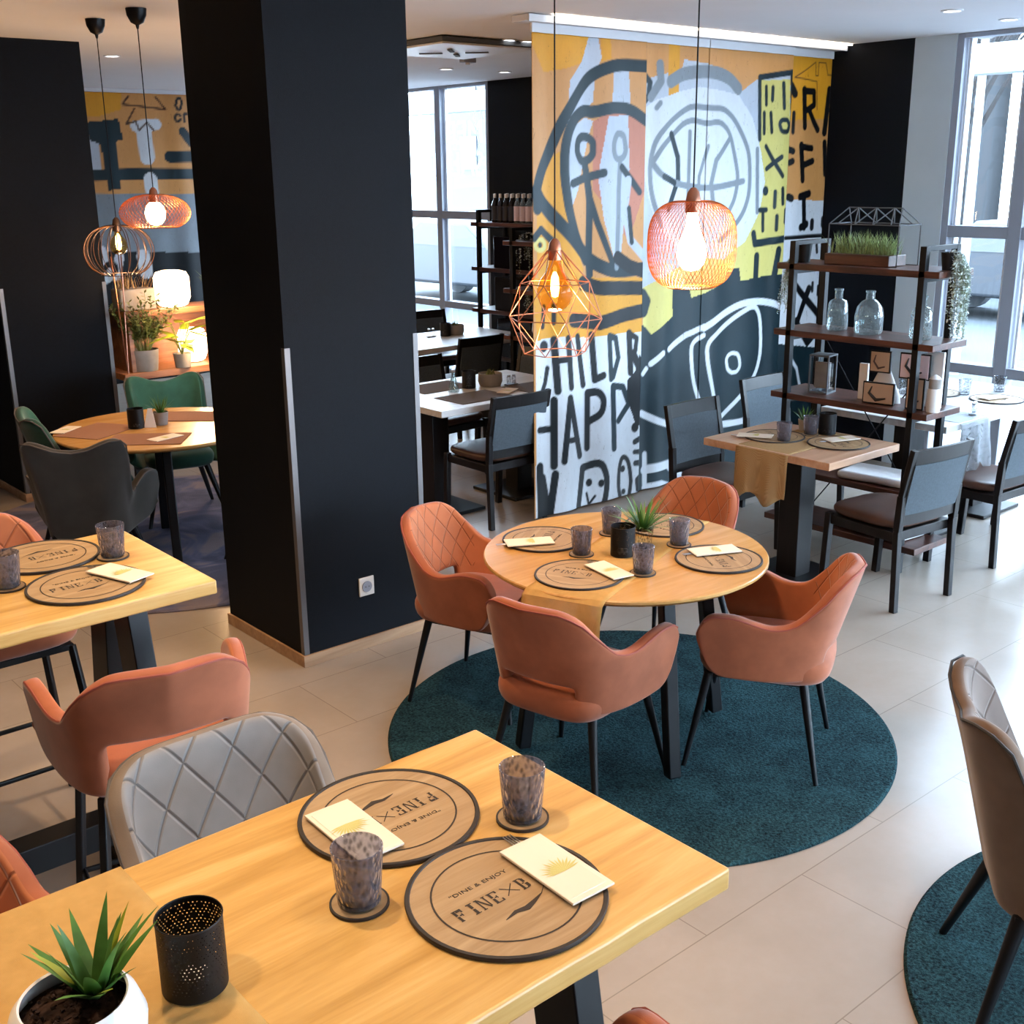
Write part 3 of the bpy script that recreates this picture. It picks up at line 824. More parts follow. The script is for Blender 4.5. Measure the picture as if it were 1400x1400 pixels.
def high_table(x0, x1, y0, y1, label):
    cx, cy = (x0 + x1) / 2, (y0 + y1) / 2
    r = empty('high_table', (cx, cy, 0), 0, label, 'table', 'oak high tables'); hx, hy = (x1 - x0) / 2, (y1 - y0) / 2; h = 1.05
    rng = random.Random(int(x1 * 100)); pts = []
    n = 24
    for (ax, ay, bx, by) in ((-hx, -hy, hx, -hy), (hx, -hy, hx, hy), (hx, hy, -hx, hy), (-hx, hy, -hx, -hy)):
        for i in range(n):
            t = i / n; w = rng.uniform(-.002, .002) if ay == by and i else 0
            pts.append((ax + (bx - ax) * t, ay + (by - ay) * t + w))
    b = MB(); b.prism(pts, h - .042, h); b.build('tabletop', M['oak'], r, bev=.006, seg=3)
    MB().box((0, 0, h - .052), (x1 - x0 - .5, .5, .02)).build('underframe', M['black_metal'], r)
    for sx in (-1, 1):
        x = sx * (hx - .165)
        for sy in (-1, 1): MB().beam((x, sy * .075, h - .05), (x, sy * .235, .03), .12, .06, (1, 0, 0)).build('leg', M['black_metal'], r, bev=.003)
        MB().box((x, 0, .03), (.11, .5, .06)).build('foot_beam', M['black_metal'], r, bev=.003)
    MB().box((0, 0, .22), (x1 - x0 - .36, .09, .09)).build('stretcher', M['black_metal'], r, bev=.003)
    return r
high_table(-.35, 1.342, 1.03, 1.695, 'long oak high table in the foreground with the potted aloe')
high_table(-.35, 1.37, 2.893, 3.555, 'oak high table at the left edge in front of the pillar')

def pedestal_table(x0, x1, y0, y1, mat, label, ped=None, h=.76):
    cx, cy = (x0 + x1) / 2, (y0 + y1) / 2
    r = empty('pedestal_table', (cx, cy, 0), 0, label, 'table', 'square pedestal tables')
    MB().box((0, 0, h - .02), (x1 - x0, y1 - y0, .04)).build('tabletop', mat, r, bev=.003)
    for (px, py) in (ped or [(0, 0)]):
        MB().box((px, py, (h - .04 + .02) / 2), (.13, .13, h - .06)).build('pedestal', M['black_wood'], r, bev=.004)
        MB().box((px, py, .012), (.46, .46, .024)).build('base_plate', M['black_metal'], r, bev=.006)
    return r
pedestal_table(4.74, 5.365, 3.16, 3.955, M['oak_pale'], 'small square wooden table with a tan runner in front of the rack')
pedestal_table(5.9, 7.35, 3.2, 4.02, M['ash_white'], 'pale set table by the right window behind the rack', [(-.4, 0), (.4, 0)])
pedestal_table(4.14, 5.42, 5.49, 6.39, M['ash_white'], 'rectangular table with grey mats left of the painted curtains', [(-.36, 0), (.36, 0)])
pedestal_table(5.3, 6.8, 7.62, 8.45, M['ash_white'], 'pale table farther back by the far windows', [(-.5, 0), (.5, 0)])

# ------------------------------------------------------------------ upholstered chairs
def shell_mesh(P, zoff=0.0):
    """bent upholstered shell: arms and back in one strip with a gap above the seat"""
    NC, NR = P.get('nc', 44), P.get('nr', 12)
    ctrl = P['plan']                      # half outline from the middle of the back to the arm tip
    full = [(-x, y) for x, y in ctrl[::-1]] + ctrl[1:]
    pts = [Vector((x, y, 0)) for x, y in full]
    # Catmull-Rom, then even spacing
    dense = []
    for i in range(len(pts) - 1):
        p0, p1, p2, p3 = pts[max(i - 1, 0)], pts[i], pts[i + 1], pts[min(i + 2, len(pts) - 1)]
        for k in range(12):
            t = k / 12
            dense.append(.5 * ((2 * p1) + (p2 - p0) * t + (2 * p0 - 5 * p1 + 4 * p2 - p3) * t * t + (3 * p1 - p0 - 3 * p2 + p3) * t ** 3))
    dense.append(pts[-1])
    L = [0]
    for a, b in zip(dense, dense[1:]): L.append(L[-1] + (b - a).length)
    tot = L[-1]; bm = bmesh.new(); lay = bm.loops.layers.uv.verify()
    grid = []; uvs = []
    for c in range(NC + 1):
        s = tot * c / NC; j = max(i for i in range(len(L)) if L[i] <= s + 1e-9); j = min(j, len(L) - 2)
        t = (s - L[j]) / (L[j + 1] - L[j]); p = dense[j].lerp(dense[j + 1], t)
        d = (dense[min(j + 2, len(dense) - 1)] - dense[max(j - 1, 0)]).normalized(); n = Vector((d.y, -d.x, 0))
        a = abs(2 * c / NC - 1)         # 0 back .. 1 arm tip
        zt = interp(P['top'], a); zb = interp(P['bot'], a); ln = interp(P['lean'], a)
        row = []; urow = []
        for k in range(NR + 1):
            f = k / NR; z = zb + (zt - zb) * f
            if a < P['gap'][0] + .02: # rows line up with the gap edge behind the seat
                zg = P['gap'][1]; kg = P['kg']
                z = zb + (zg - zb) * k / kg if k <= kg else zg + (zt - zg) * (k - kg) / (NR - kg)
            w = (z - P['z0'])
            off = n * (ln * w + P.get('curl', 0) * sstep(.5, 1, f) ** 2 * interp([(0, 0), (.25, .6), (.45, 1), (.6, 0)], a))
            tip = P.get('tip', 0) * sstep(.86, 1, a) * (1 - f) ** 2
            v = Vector((p.x, p.y - tip, z + zoff)) + off
            row.append(bm.verts.new(v)); urow.append((s - tot / 2, z))
        grid.append(row); uvs.append(urow)
    for c in range(NC):
        a = abs(2 * (c + .5) / NC - 1)
        for k in range(NR):
            if a < P['gap'][0] and k < P['kg']: continue
            f = bm.faces.new((grid[c][k], grid[c + 1][k], grid[c + 1][k + 1], grid[c][k + 1]))
            for lp, q in zip(f.loops, ((c, k), (c + 1, k), (c + 1, k + 1), (c, k + 1))): lp[lay].uv = uvs[q[0]][q[1]]
    topline = [g[-1].co.copy() for g in grid]
    bmesh.ops.delete(bm, geom=[v for v in bm.verts if not v.link_faces], context='VERTS')
    return bm, topline
def pipe_line(top):
    out = []
    for i in range(1, len(top) - 1):
        d = (top[i + 1] - top[i - 1]); n = Vector((d.y, -d.x, 0)).normalized(); out.append(top[i] - n * .006 - Vector((0, 0, .006)))
    return out
def shell(P, name, mats, root, zoff=0.0, piping=None):
    bm, top = shell_mesh(P, zoff)
    me = bpy.data.meshes.new(name); bm.to_mesh(me); bm.free()
    for m in mats: me.materials.append(m)
    for p in me.polygons: p.use_smooth = True
    o = bpy.data.objects.new(name, me); COL.objects.link(o); o.parent = root
    s = o.modifiers.new('pad', 'SOLIDIFY'); s.thickness = P.get('th', .045); s.offset = -1; s.material_offset = 1; s.use_even_offset = False
    s = o.modifiers.new('sub', 'SUBSURF'); s.levels = 2; s.render_levels = 2
    if piping:
        b = MB(); b.tube(pipe_line(top), .0042, 6); b.build('piping', piping, root)
    return o
DIN = dict(plan=[(0, -.255), (.12, -.247), (.195, -.205), (.245, -.10), (.275, .05), (.285, .205)], top=[(0, .778), (.17, .774), (.25, .75), (.33, .685), (.48, .600), (.56, .592), (.82, .632), (.93, .628), (1, .55)],
           bot=[(0, .375), (.5, .375), (.85, .385), (.95, .42), (1, .47)], lean=[(0, .30), (.25, .20), (.5, .12), (1, .12)], z0=.45, gap=(.24, .485), kg=4, tip=.03)
WING = dict(plan=[(0, -.22), (.12, -.215), (.19, -.15), (.225, -.03), (.28, .09), (.32, .2)], top=[(0, .83), (.12, .842), (.25, .885), (.31, .855), (.38, .70), (.46, .57), (.54, .555), (.72, .64), (.88, .62), (1, .50)],
            bot=[(0, .335), (.5, .33), (.85, .35), (1, .44)], lean=[(0, .25), (.25, .25), (.5, .10), (.75, .25), (1, .2)], z0=.42, gap=(-1, .5), kg=4, tip=.04, curl=.02)
def seat_pad(root, mat, z, w=.46, d=.44, t=.12, y=0.0):
    b = MB(); n = 28; rings = []
    for (f, zz) in ((.80, 0), (.94, .015), (1, .05), (1, .085), (.95, .108), (.75, .12), (.4, .124), (0, .125)):
        if f == 0: rings.append([b.bm.verts.new((0, y, z + zz * t / .125))]); continue
        rg = []
        for k in range(n):
            a = 2 * math.pi * k / n; c, s = math.cos(a), math.sin(a)
            rg.append(b.bm.verts.new((math.copysign(abs(c) ** .5, c) * w / 2 * f, y + math.copysign(abs(s) ** .5, s) * d / 2 * f, z + zz * t / .125)))
        rings.append(rg)
    for A, B in zip(rings, rings[1:]):
        for k in range(n):
            k2 = (k + 1) % n
            if len(B) == 1: b.bm.faces.new((A[k], A[k2], B[0]))
            else: b.bm.faces.new((A[k], A[k2], B[k2], B[k]))
    b.bm.faces.new(rings[0][::-1])
    return b.build('seat', mat, root, sub=1)
def legs(root, z, a=.17, b=.235, r1=.017, r2=.009, mat=None):
    for sx in (-1, 1):
        for sy in (-1, 1): MB().cone((sx * a, sy * a, z), (sx * b, sy * (b + .005), 0), r1, r2, 12).build('leg', mat or M['black_metal'], root)
def dining(mo, mi, pip, label, cat, P=DIN, seatmat=None, leg=None, wood_legs=False, name='armchair', group=None):
    r = empty(name, (0, 0, 0), 0, label, 'chair', group)
    shell(P, 'backrest_shell', [mo, mi], r, 0, pip)
    if wood_legs: seat_pad(r, seatmat or mo, .345, .43, .40, .11, .03)
    else: seat_pad(r, seatmat or mo, .345, .44, .49, .125, -.022)
    MB().box((0, 0, .35), (.34, .34, .012)).build('seat_frame', M['black_metal'], r)
    if wood_legs: legs(r, .36, .15, .25, .021, .011)
    else: legs(r, .36)
    return r
def stool(mo, mi, pip, label, group=None, gap=True):
    P = dict(DIN); zoff = .285
    r = empty('bar_stool', (0, 0, 0), 0, label, 'bar stool', group)
    P['top'] = [(0, .768), (.20, .765), (.29, .74), (.37, .685), (.48, .625), (.56, .622), (.82, .652), (.93, .645), (1, .58)]; P['bot'] = [(0, .425), (.5, .425), (.85, .435), (.95, .47), (1, .52)]
    P['plan'] = [(0, -.235), (.12, -.228), (.19, -.19), (.228, -.09), (.25, .04), (.258, .145)]
    P['gap'] = (.26, .575)
    if not gap:
        P['gap'] = (-1, .5); P['top'] = [(0, .772), (.22, .77), (.33, .745), (.40, .69), (.50, .60), (.7, .56), (.9, .55), (1, .52)]; P['lean'] = [(0, .2), (.3, .22), (.5, .14), (1, .1)]
    # quilting is laid out in the UV's real height
    bm, top = shell_mesh(P, zoff)
    lay = bm.loops.layers.uv.verify()
    for f in bm.faces:
        for lp in f.loops: lp[lay].uv = (lp[lay].uv[0], lp[lay].uv[1] + zoff)
    me = bpy.data.meshes.new('backrest_shell'); bm.to_mesh(me); bm.free()
    for m in (mo, mi): me.materials.append(m)
    for p in me.polygons: p.use_smooth = True
    o = bpy.data.objects.new('backrest_shell', me); COL.objects.link(o); o.parent = r
    s = o.modifiers.new('pad', 'SOLIDIFY'); s.thickness = .04; s.offset = -1; s.material_offset = 1
    s = o.modifiers.new('sub', 'SUBSURF'); s.levels = 2; s.render_levels = 2
    b = MB(); b.tube(pipe_line(top), .004, 6); b.build('piping', pip, r)
    seat_pad(r, mo, .405 + zoff, .42, .43, .115, -.02)
    MB().box((0, 0, .40 + zoff), (.32, .32, .02)).build('seat_frame', M['black_metal'], r)
    for sx in (-1, 1):
        for sy in (-1, 1): MB().beam((sx * .155, sy * .155, .69), (sx * .215, sy * .215, 0), .022, .022, (sx, sy, 0)).build('leg', M['black_metal'], r, bev=.004)
    q = .155 + .06 * (.69 - .30) / .69 - .008
    MB().tube([(-q, -q, .3), (q, -q, .3), (q, q, .3), (-q, q, .3)], .009, 8, True).build('footrest', M['black_metal'], r)
    return r
g = 'salmon velvet armchairs round the oak table'
p1 = dining(M['pink'], M['pink_q'], M['piping_pink'], 'salmon velvet armchair left of the round table with its quilted back towards us', 'chair', group=g)
p1.location = (2.86, 3.53, .014); p1.rotation_euler.z = face((.36, -.93))
dup(p1, (3.68, 3.27, .014), face((-1, -.08)), 'salmon velvet armchair on the far side of the round table with quilted back')
dup(p1, (2.63, 2.73, .014), face((.97, .22)), 'salmon velvet armchair seen from behind in front of the round table')
dup(p1, (3.32, 2.45, .014), face((-.5, .87)), 'salmon velvet armchair at the right of the round table seen from its side')
g = 'salmon velvet bar stools at the high tables'
s1 = stool(M['pink'], M['pink_sq'], M['piping_pink'], 'salmon velvet bar stool seen from behind between the two high tables', g)
s1.location = (1.055, 2.70, 0); s1.rotation_euler.z = face((.19, .98))
dup(s1, (1.02, 3.74, 0), face((.0, -1)), 'salmon bar stool behind the left high table with quilted back')
dup(s1, (.31, 1.785, 0), face((.05, -1)), 'salmon bar stool cut off at the left edge beside the potted aloe')
dup(s1, (.83, .90, 0), face((0, 1)), 'salmon bar stool of which only the top shows at the bottom edge')
s2 = stool(M['grey'], M['grey_q'], M['piping_grey'], 'grey quilted velvet bar stool behind the foreground high table', None, False)
s2.location = (.905, 1.77, 0); s2.rotation_euler.z = face((0, -1))
w1 = dining(M['taupe'], M['taupe_q'], M['piping_dark'], 'brown taupe winged armchair standing at the right edge on a teal rug', 'chair', WING, M['taupe'], wood_legs=True, name='wing_armchair')
w1.location = (2.76, 1.03, .014); w1.rotation_euler.z = face((.6, -.8))
w2 = dining(M['green'], M['green_in'], M['piping_grey'], 'green velvet winged armchair at the left edge by the far round table', 'chair', WING, M['green'], wood_legs=True, name='wing_armchair')
w2.location = (2.34, 6.5, .01); w2.rotation_euler.z = face((.97, -.2)); w2['group'] = 'green winged armchairs'
dup(w2, (3.1, 6.96, .01), face((-.25, -.97)), 'green velvet winged armchair behind the far round table under the plant shelf')
w3 = dining(M['dgrey'], M['teal'], M['piping_grey'], 'dark grey winged armchair seen from behind at the far round table', 'chair', WING, M['teal'], wood_legs=True, name='wing_armchair')
w3.location = (2.13, 5.92, .01); w3.rotation_euler.z = face((.52, .85)); w3['group'] = 'dark winged armchairs'
dup(w3, (3.22, 5.86, .01), face((-.6, .8)), 'dark winged armchair half hidden by the pillar at the far round table')

# ------------------------------------------------------------------ black dining chairs
def black_chair(label):
    r = empty('dining_chair', (0, 0, 0), 0, label, 'chair', 'black wooden dining chairs')
    W, D = .215, .225
    for sx in (-1, 1):
        MB().beam((sx * W, D - .02, .42), (sx * W, D, 0), .036, .036, (0, 1, 0)).build('leg', M['black_wood'], r, bev=.004)
        b = MB(); pts = [(-.24, 0, .026), (-.225, .42, .038), (-.235, .60, .034), (-.285, .84, .024)]
        for (y0, z0, w0), (y1, z1, w1) in zip(pts, pts[1:]): b.beam((sx * W, y0, z0), (sx * W, y1, z1 + .003), .034, (w0 + w1) / 2, (0, 1, 0))
        b.build('rear_leg', M['black_wood'], r, bev=.003)
    n = 8
    def rail(z0, z1, dep, th, nm, mat):
        b = MB()
        for i in range(n):
            x0, x1 = -W + .01 + (2 * W - .02) * i / n, -W + .01 + (2 * W - .02) * (i + 1) / n
            c0, c1 = -dep * (1 - (x0 / W) ** 2), -dep * (1 - (x1 / W) ** 2)
            ya = -.225 - .06 * max(0, (z0 - .5)) / .34 * 1; yb = -.225 - .06 * max(0, (z1 - .5)) / .34
            vs = [b.bm.verts.new(p) for p in ((x0, ya + c0 - th, z0), (x1, ya + c1 - th, z0), (x1, ya + c1 + th, z0), (x0, ya + c0 + th, z0), (x0, yb + c0 - th, z1), (x1, yb + c1 - th, z1), (x1, yb + c1 + th, z1), (x0, yb + c0 + th, z1))]
            for f in ((0, 1, 5, 4), (2, 3, 7, 6), (4, 5, 6, 7), (0, 3, 2, 1)) + (((0, 4, 7, 3),) if i == 0 else ()) + (((1, 2, 6, 5),) if i == n - 1 else ()): b.bm.faces.new([vs[k] for k in f])
        bmesh.ops.remove_doubles(b.bm, verts=b.bm.verts, dist=.0005)
        return b.build(nm, mat, r)
    rail(.765, .84, .016, .012, 'top_rail', M['black_wood'])
    rail(.45, .505, .012, .010, 'lower_rail', M['black_wood'])
    rail(.505, .765, .014, .016, 'back_panel', M['chair_fabric'])
    MB().box((0, 0, .385), (2 * W + .01, .42, .05)).build('apron', M['black_wood'], r, bev=.003)
    seat_pad(r, M['leather'], .41, .46, .46, .065, .01)
    return r
bc = black_chair('black chair with woven back standing in front of the small square table')
bc.location = (5.215, 3.10, 0); bc.rotation_euler.z = face((.12, .99))
for x, y, f, l in ((6.20, 3.12, (.05, 1), 'black chair at the right edge with pale seat in front of the window table'), (6.95, 3.05, (.05, 1), 'black chair farther right near the window at the pale set table'),
    (4.60, 5.56, (.02, 1), 'black chair with brown seat seen from behind at the table left of the painted curtains'), (5.16, 4.12, (0, -1), 'black chair facing us behind the left corner of the small square table'),
    (5.02, 6.62, (.08, -1), 'black chair facing us behind the grey mats beside the pillar'), (6.05, 7.72, (.02, 1), 'black chair with its back to us between the two far tables'),
    (6.78, 8.98, (-.1, -1), 'black chair facing us on the window side of the far pale table'), (5.78, 5.80, (-1, .1), 'black chair half hidden by the left end of the painted curtains'),
    (6.14, 4.36, (0, -1), 'black chair between the rack and the window table'), (5.66, 6.55, (-.98, -.1), 'black chair beside the near bottle rack')):
    dup(bc, (x, y, 0), face(f), l)

# ------------------------------------------------------------------ rugs
def rug(loc, r0, mat, label, name='round_rug'):
    b = MB(); prof = [(0, .013)] + [(r0 * k / 12, .013) for k in range(1, 12)] + [(r0 - .008, .013), (r0, .006), (r0, 0)]
    b.lathe(prof, n=120); o = b.build(name, mat); o.location = loc
    return tag(o, label, 'rug')
rug((3.11, 2.885, .001), .995, M['rug_teal'], 'round teal shaggy rug under the round oak table')
rug((3.12, .60, .001), .94, M['rug_teal'], 'round teal shaggy rug under the winged armchair at the right edge')
rug((2.95, 6.6, .001), 1.42, M['rug_violet'], 'violet blue rug under the far round table beyond the pillar')
# ------------------------------------------------------------------ place settings
def glyph(ch):
    """stencil slab letters as boxes (x0, y0, x1, y1) on a 0.8 x 1 cell"""
    g = dict(F=[(.08, .0, .34, .07), (.12, .07, .3, .46), (.12, .54, .3, .93), (.08, .93, .74, 1), (.34, .8, .74, .93), (.62, .68, .74, .8), (.36, .45, .6, .55), (.52, .38, .6, .62)],
             I=[(.16, 0, .6, .07), (.28, .07, .48, .46), (.28, .54, .48, .93), (.16, .93, .6, 1)],
             E=[(.06, 0, .76, .07), (.12, .07, .3, .46), (.12, .54, .3, .93), (.06, .93, .74, 1), (.62, .78, .74, .93), (.36, .45, .58, .55), (.5, .38, .58, .62), (.64, .07, .76, .24)],
             B=[(.06, 0, .5, .07), (.12, .07, .3, .93), (.06, .93, .5, 1), (.36, .46, .54, .54), (.5, .56, .7, .9), (.46, .86, .62, .97), (.5, .1, .74, .44), (.46, .02, .66, .14)],
             N=[(.02, 0, .3, .07), (.1, .07, .2, .93), (.0, .93, .26, 1), (.66, .07, .76, .93), (.58, .93, .84, 1)])
    return g[ch]
def print_mesh(b, r0, z, words=True):
    def ring(ra, rb, n=60):
        A = [b.bm.verts.new((ra * math.cos(2 * math.pi * k / n), ra * math.sin(2 * math.pi * k / n), z)) for k in range(n)]
        B = [b.bm.verts.new((rb * math.cos(2 * math.pi * k / n), rb * math.sin(2 * math.pi * k / n), z)) for k in range(n)]
        for k in range(n): b.bm.faces.new((A[k], A[(k + 1) % n], B[(k + 1) % n], B[k]))
    ring(r0 * .735, r0 * .755)
    def rect(x0, y0, x1, y1): b.bm.faces.new([b.bm.verts.new((x, y, z)) for x, y in ((x0, y0), (x1, y0), (x1, y1), (x0, y1))])
    h = .030; x = -.100
    for ch in 'FINE':
        for (a, c, d, e) in glyph(ch): rect(x + a * h * .85, -.012 + c * h, x + d * h * .85, -.012 + e * h)
        if ch == 'N':
            b.bm.faces.new([b.bm.verts.new((x + u * h * .85, -.012 + v * h, z)) for u, v in ((.2, .93), (.3, .93), (.66, .12), (.66, -.0), (.6, 0), (.2, .8))])
        x += h * (.66 if ch == 'I' else .86 if ch == 'F' else .80)
    x += .004   # thin cross
    for (p, q) in (((0, -.008), (.024, .016)), ((0, .016), (.024, -.008))):
        p, q = Vector((x + p[0], p[1], 0)), Vector((x + q[0], q[1], 0)); d = (q - p).normalized(); n = Vector((-d.y, d.x, 0)) * .0009
        b.bm.faces.new([b.bm.verts.new((v.x, v.y, z)) for v in (p - n, q - n, q + n, p + n)])
    x += .028
    for (a, c, d, e) in glyph('B'): rect(x + a * h * .85, -.012 + c * h, x + d * h * .85, -.012 + e * h)
    if words: add_text(b, '"DINE & ENJOY', .115, .011, Matrix.Translation((-.075, .042, z - .001)))
    # chilli drawing
    pts = [(-.045, -.052), (-.02, -.046), (0, -.05), (.02, -.044), (.042, -.036), (.062, -.02)]; wd = [.0006, .004, .006, .004, .001, .0006]
    for i in range(len(pts) - 1):
        (xa, ya), (xb, yb) = pts[i], pts[i + 1]
        b.bm.faces.new([b.bm.verts.new((u, v, z)) for u, v in ((xa, ya - wd[i]), (xb, yb - wd[i + 1]), (xb, yb + wd[i + 1]), (xa, ya + wd[i]))])
def placemat(label, group):
    r0 = .16; r = empty('placemat', (0, 0, 0), 0, label, 'placemat', group)
    MB().lathe([(0, .0), (r0 - .004, 0), (r0 - .004, .006), (0, .006)], n=64).build('board', M['board_wood'], r)
    MB().lathe([(r0 - .006, .0003), (r0, .0003), (r0 + .001, .004), (r0, .0078), (r0 - .006, .0078), (r0 - .008, .0055)], n=64).build('rim', M['board_rim'], r)
    b = MB(); print_mesh(b, r0, .0066); b.build('print', M['board_print'], r, smooth=False)
    return r
PM = placemat('', 'round wooden placemats'); MATZ = .0008
first = [PM]
def put(proto, loc, rz, label, state={}):
    k = proto.name
    if k not in state: state[k] = 1; proto.location = loc; proto.rotation_euler = (0, 0, rz); proto['label'] = label; return proto
    return dup(proto, loc, rz, label)
def tumbler(mat, label, group, h=.098, r0=.034, r1=.041):
    r = empty('tumbler', (0, 0, 0), 0, label, 'glass', group)
    MB().lathe([(0, .001), (r0 - .003, .001), (r0, .004), (r1, h), (r1 - .0012, h + .001), (r1 - .0025, h), (r0 - .0025, .017), (0, .016)], n=40).build('body', mat, r)
    MB().lathe([(0, .002), (r0 - .002, .004), (r0 - .0012, .016), (0, .0158)], n=40).build('thick_base', M['tumbler_base'] if mat is M['tumbler'] else mat, r)
    return r
TU = tumbler(M['tumbler'], '', 'smoked pressed glasses'); TC = tumbler(M['tumbler_clear'], '', 'clear glasses on the window table')
def coaster():
    r = empty('coaster', (0, 0, 0), 0, '', 'coaster', 'small round coasters')
    MB().lathe([(0, 0), (.045, 0), (.045, .004), (0, .004)], n=40).build('disc', M['board_wood'], r)
    MB().lathe([(.0435, .0002), (.047, .0002), (.047, .0048), (.0435, .0048)], n=40).build('rim', M['board_rim'], r)
    return r
CO = coaster()
def napkin():
    r = empty('napkin', (0, 0, 0), 0, '', 'napkin', 'cream napkin sleeves')
    MB().box((0, 0, .0025), (.088, .185, .004)).box((-.004, .003, .0045), (.08, .17, .0015)).build('sleeve', M['paper'], r, bev=.001)
    b = MB()
    for k in range(15):   # fan palm print
        a = R(-80 + k * 11.5); c, s = math.sin(a), math.cos(a); L = .036 + .006 * (k % 2)
        n = Vector((s, -c, 0)) * .0022; p = Vector((.002, -.02, .0058)); q = p + Vector((c, s, 0)) * L; m = p + Vector((c, s, 0)) * L * .6
        b.bm.faces.new([b.bm.verts.new(v) for v in (p, m - n, q, m + n)])
    b.build('print', M['fern_print'], r, smooth=False)
    return r
NA = napkin()
def fork():
    r = empty('fork', (0, 0, 0), 0, '', 'cutlery', 'forks in the napkin sleeves')
    b = MB(); b.box((0, -.02, 0), (.006, .10, .002)).box((0, .036, .001), (.018, .02, .002))
    for k in range(4): b.box((-.0075 + k * .005, .060, .002), (.0022, .034, .0018))
    b.build('body', M['steel'], r, bev=.0006); return r
FO = fork()
def setting(x, y, z, rz, lab, nap, fk=True):
    put(PM, (x, y, z + MATZ), rz, 'round wooden placemat with dark rim ' + lab)
    if nap:
        nx, ny, nr = nap
        put(NA, (nx, ny, z + .0115), nr, 'cream napkin sleeve with palm print ' + lab)
        if fk:
            d = Vector((0, .052, 0)); d.rotate(Matrix.Rotation(nr, 3, 'Z'))
            put(FO, (nx + d.x, ny + d.y, z + .0085), nr, 'steel fork sticking out of the napkin ' + lab)
def drink(x, y, z, lab, proto=None):
    put(CO, (x, y, z + .0006), 0, 'small round coaster ' + lab)
    put(proto or TU, (x, y, z + .0056), random.uniform(0, 6), 'glass tumbler ' + lab)
T = 1.05
setting(1.015, 1.213, T, 0, 'nearest us on the foreground table', (1.113, 1.205, R(-2)))
setting(1.012, 1.531, T, R(180), 'behind the other one on the foreground table', (.93, 1.52, R(178)), False)
drink(.831, 1.352, T, 'on the foreground table left of the two placemats'); drink(1.185, 1.369, T, 'near the far right corner of the foreground table')
setting(1.075, 3.095, T, 0, 'on the near side of the left high table', (1.175, 3.10, R(18)))
setting(1.075, 3.424, T, R(180), 'on the far side of the left high table', None)
drink(.905, 3.225, T, 'at the left edge of the left high table'); drink(1.232, 3.288, T, 'at the right end of the left high table')
T = .763
setting(2.890, 3.197, T, R(-150), 'at the left of the round table', (2.81, 3.19, R(60)))
setting(2.707, 2.805, T, R(-65), 'in front on the round table', (2.80, 2.75, R(-10)))
setting(3.204, 2.582, T, R(60), 'at the right of the round table', (3.25, 2.64, R(65)))
setting(3.372, 3.003, T, R(95), 'at the back of the round table', None)
drink(2.875, 2.968, T, 'on the round table beside the left placemat'); drink(3.142, 3.075, T, 'at the back of the round table behind the candle jar')
drink(2.89, 2.668, T, 'in front on the round table before the plant'); drink(3.229, 2.797, T, 'on the round table in front of the rear placemat')
T = .76
setting(5.13, 3.375, T, R(60), 'on the right of the small square table', (5.19, 3.40, R(70))); setting(5.02, 3.70, T, R(-120), 'on the left of the small square table', (4.93, 3.76, R(30)))
drink(4.965, 3.60, T, 'in front on the small square table'); drink(5.20, 3.60, T, 'further back on the small square table')
setting(6.84, 3.40, T, R(0), 'nearest the window frame on the window table', (6.84, 3.42, R(75)), False); setting(6.77, 3.78, T, R(180), 'behind the rack post on the window table', None)
put(TC, (7.10, 3.52, T + .001), 0, 'clear glass tumbler at the right window on the pale table'); put(TC, (6.85, 3.62, T + .001), 0, 'clear glass tumbler farther back on the window table')
put(TC, (6.62, 3.9, T + .001), 0, 'clear glass tumbler behind the rack mill on the window table')

# folded menu cards and mats on other tables
def mat_rect(x, y, z, w, d, rz, mat, lab):
    o = MB().box((0, 0, .0015), (w, d, .003)).build('table_mat', mat); o.location = (x, y, z + .0006); o.rotation_euler.z = rz
    return tag(o, lab, 'table mat', 'woven table mats')
mat_rect(4.58, 5.72, .76, .42, .30, 0, M['runner_dark'], 'grey woven mat on the near side of the table left of the curtains')
mat_rect(4.62, 6.17, .76, .42, .30, 0, M['runner_dark'], 'grey woven mat on the far side of the table left of the curtains')
mat_rect(5.12, 5.72, .76, .38, .30, 0, M['runner_dark'], 'grey woven mat at the right of the table left of the curtains')
mat_rect(2.40, 6.42, .758, .38, .30, R(30), M['mat_brown'], 'brown woven mat on the left of the far round table')
mat_rect(2.52, 6.02, .7585, .42, .28, R(-38), M['mat_brown'], 'brown woven mat on the front of the far round table')
mat_rect(2.98, 6.43, .7585, .42, .28, R(-42), M['mat_brown'], 'brown woven mat on the right of the far round table')
for x, y, z, rz, l in ((2.27, 6.56, .762, R(-52), 'on the left of the far round table'), (2.60, 5.97, .762, R(-75), 'on the front of the far round table'), (4.86, 5.72, .764, R(-60), 'on the table left of the curtains')):
    put(NA, (x, y, z), rz, 'cream napkin sleeve ' + l)

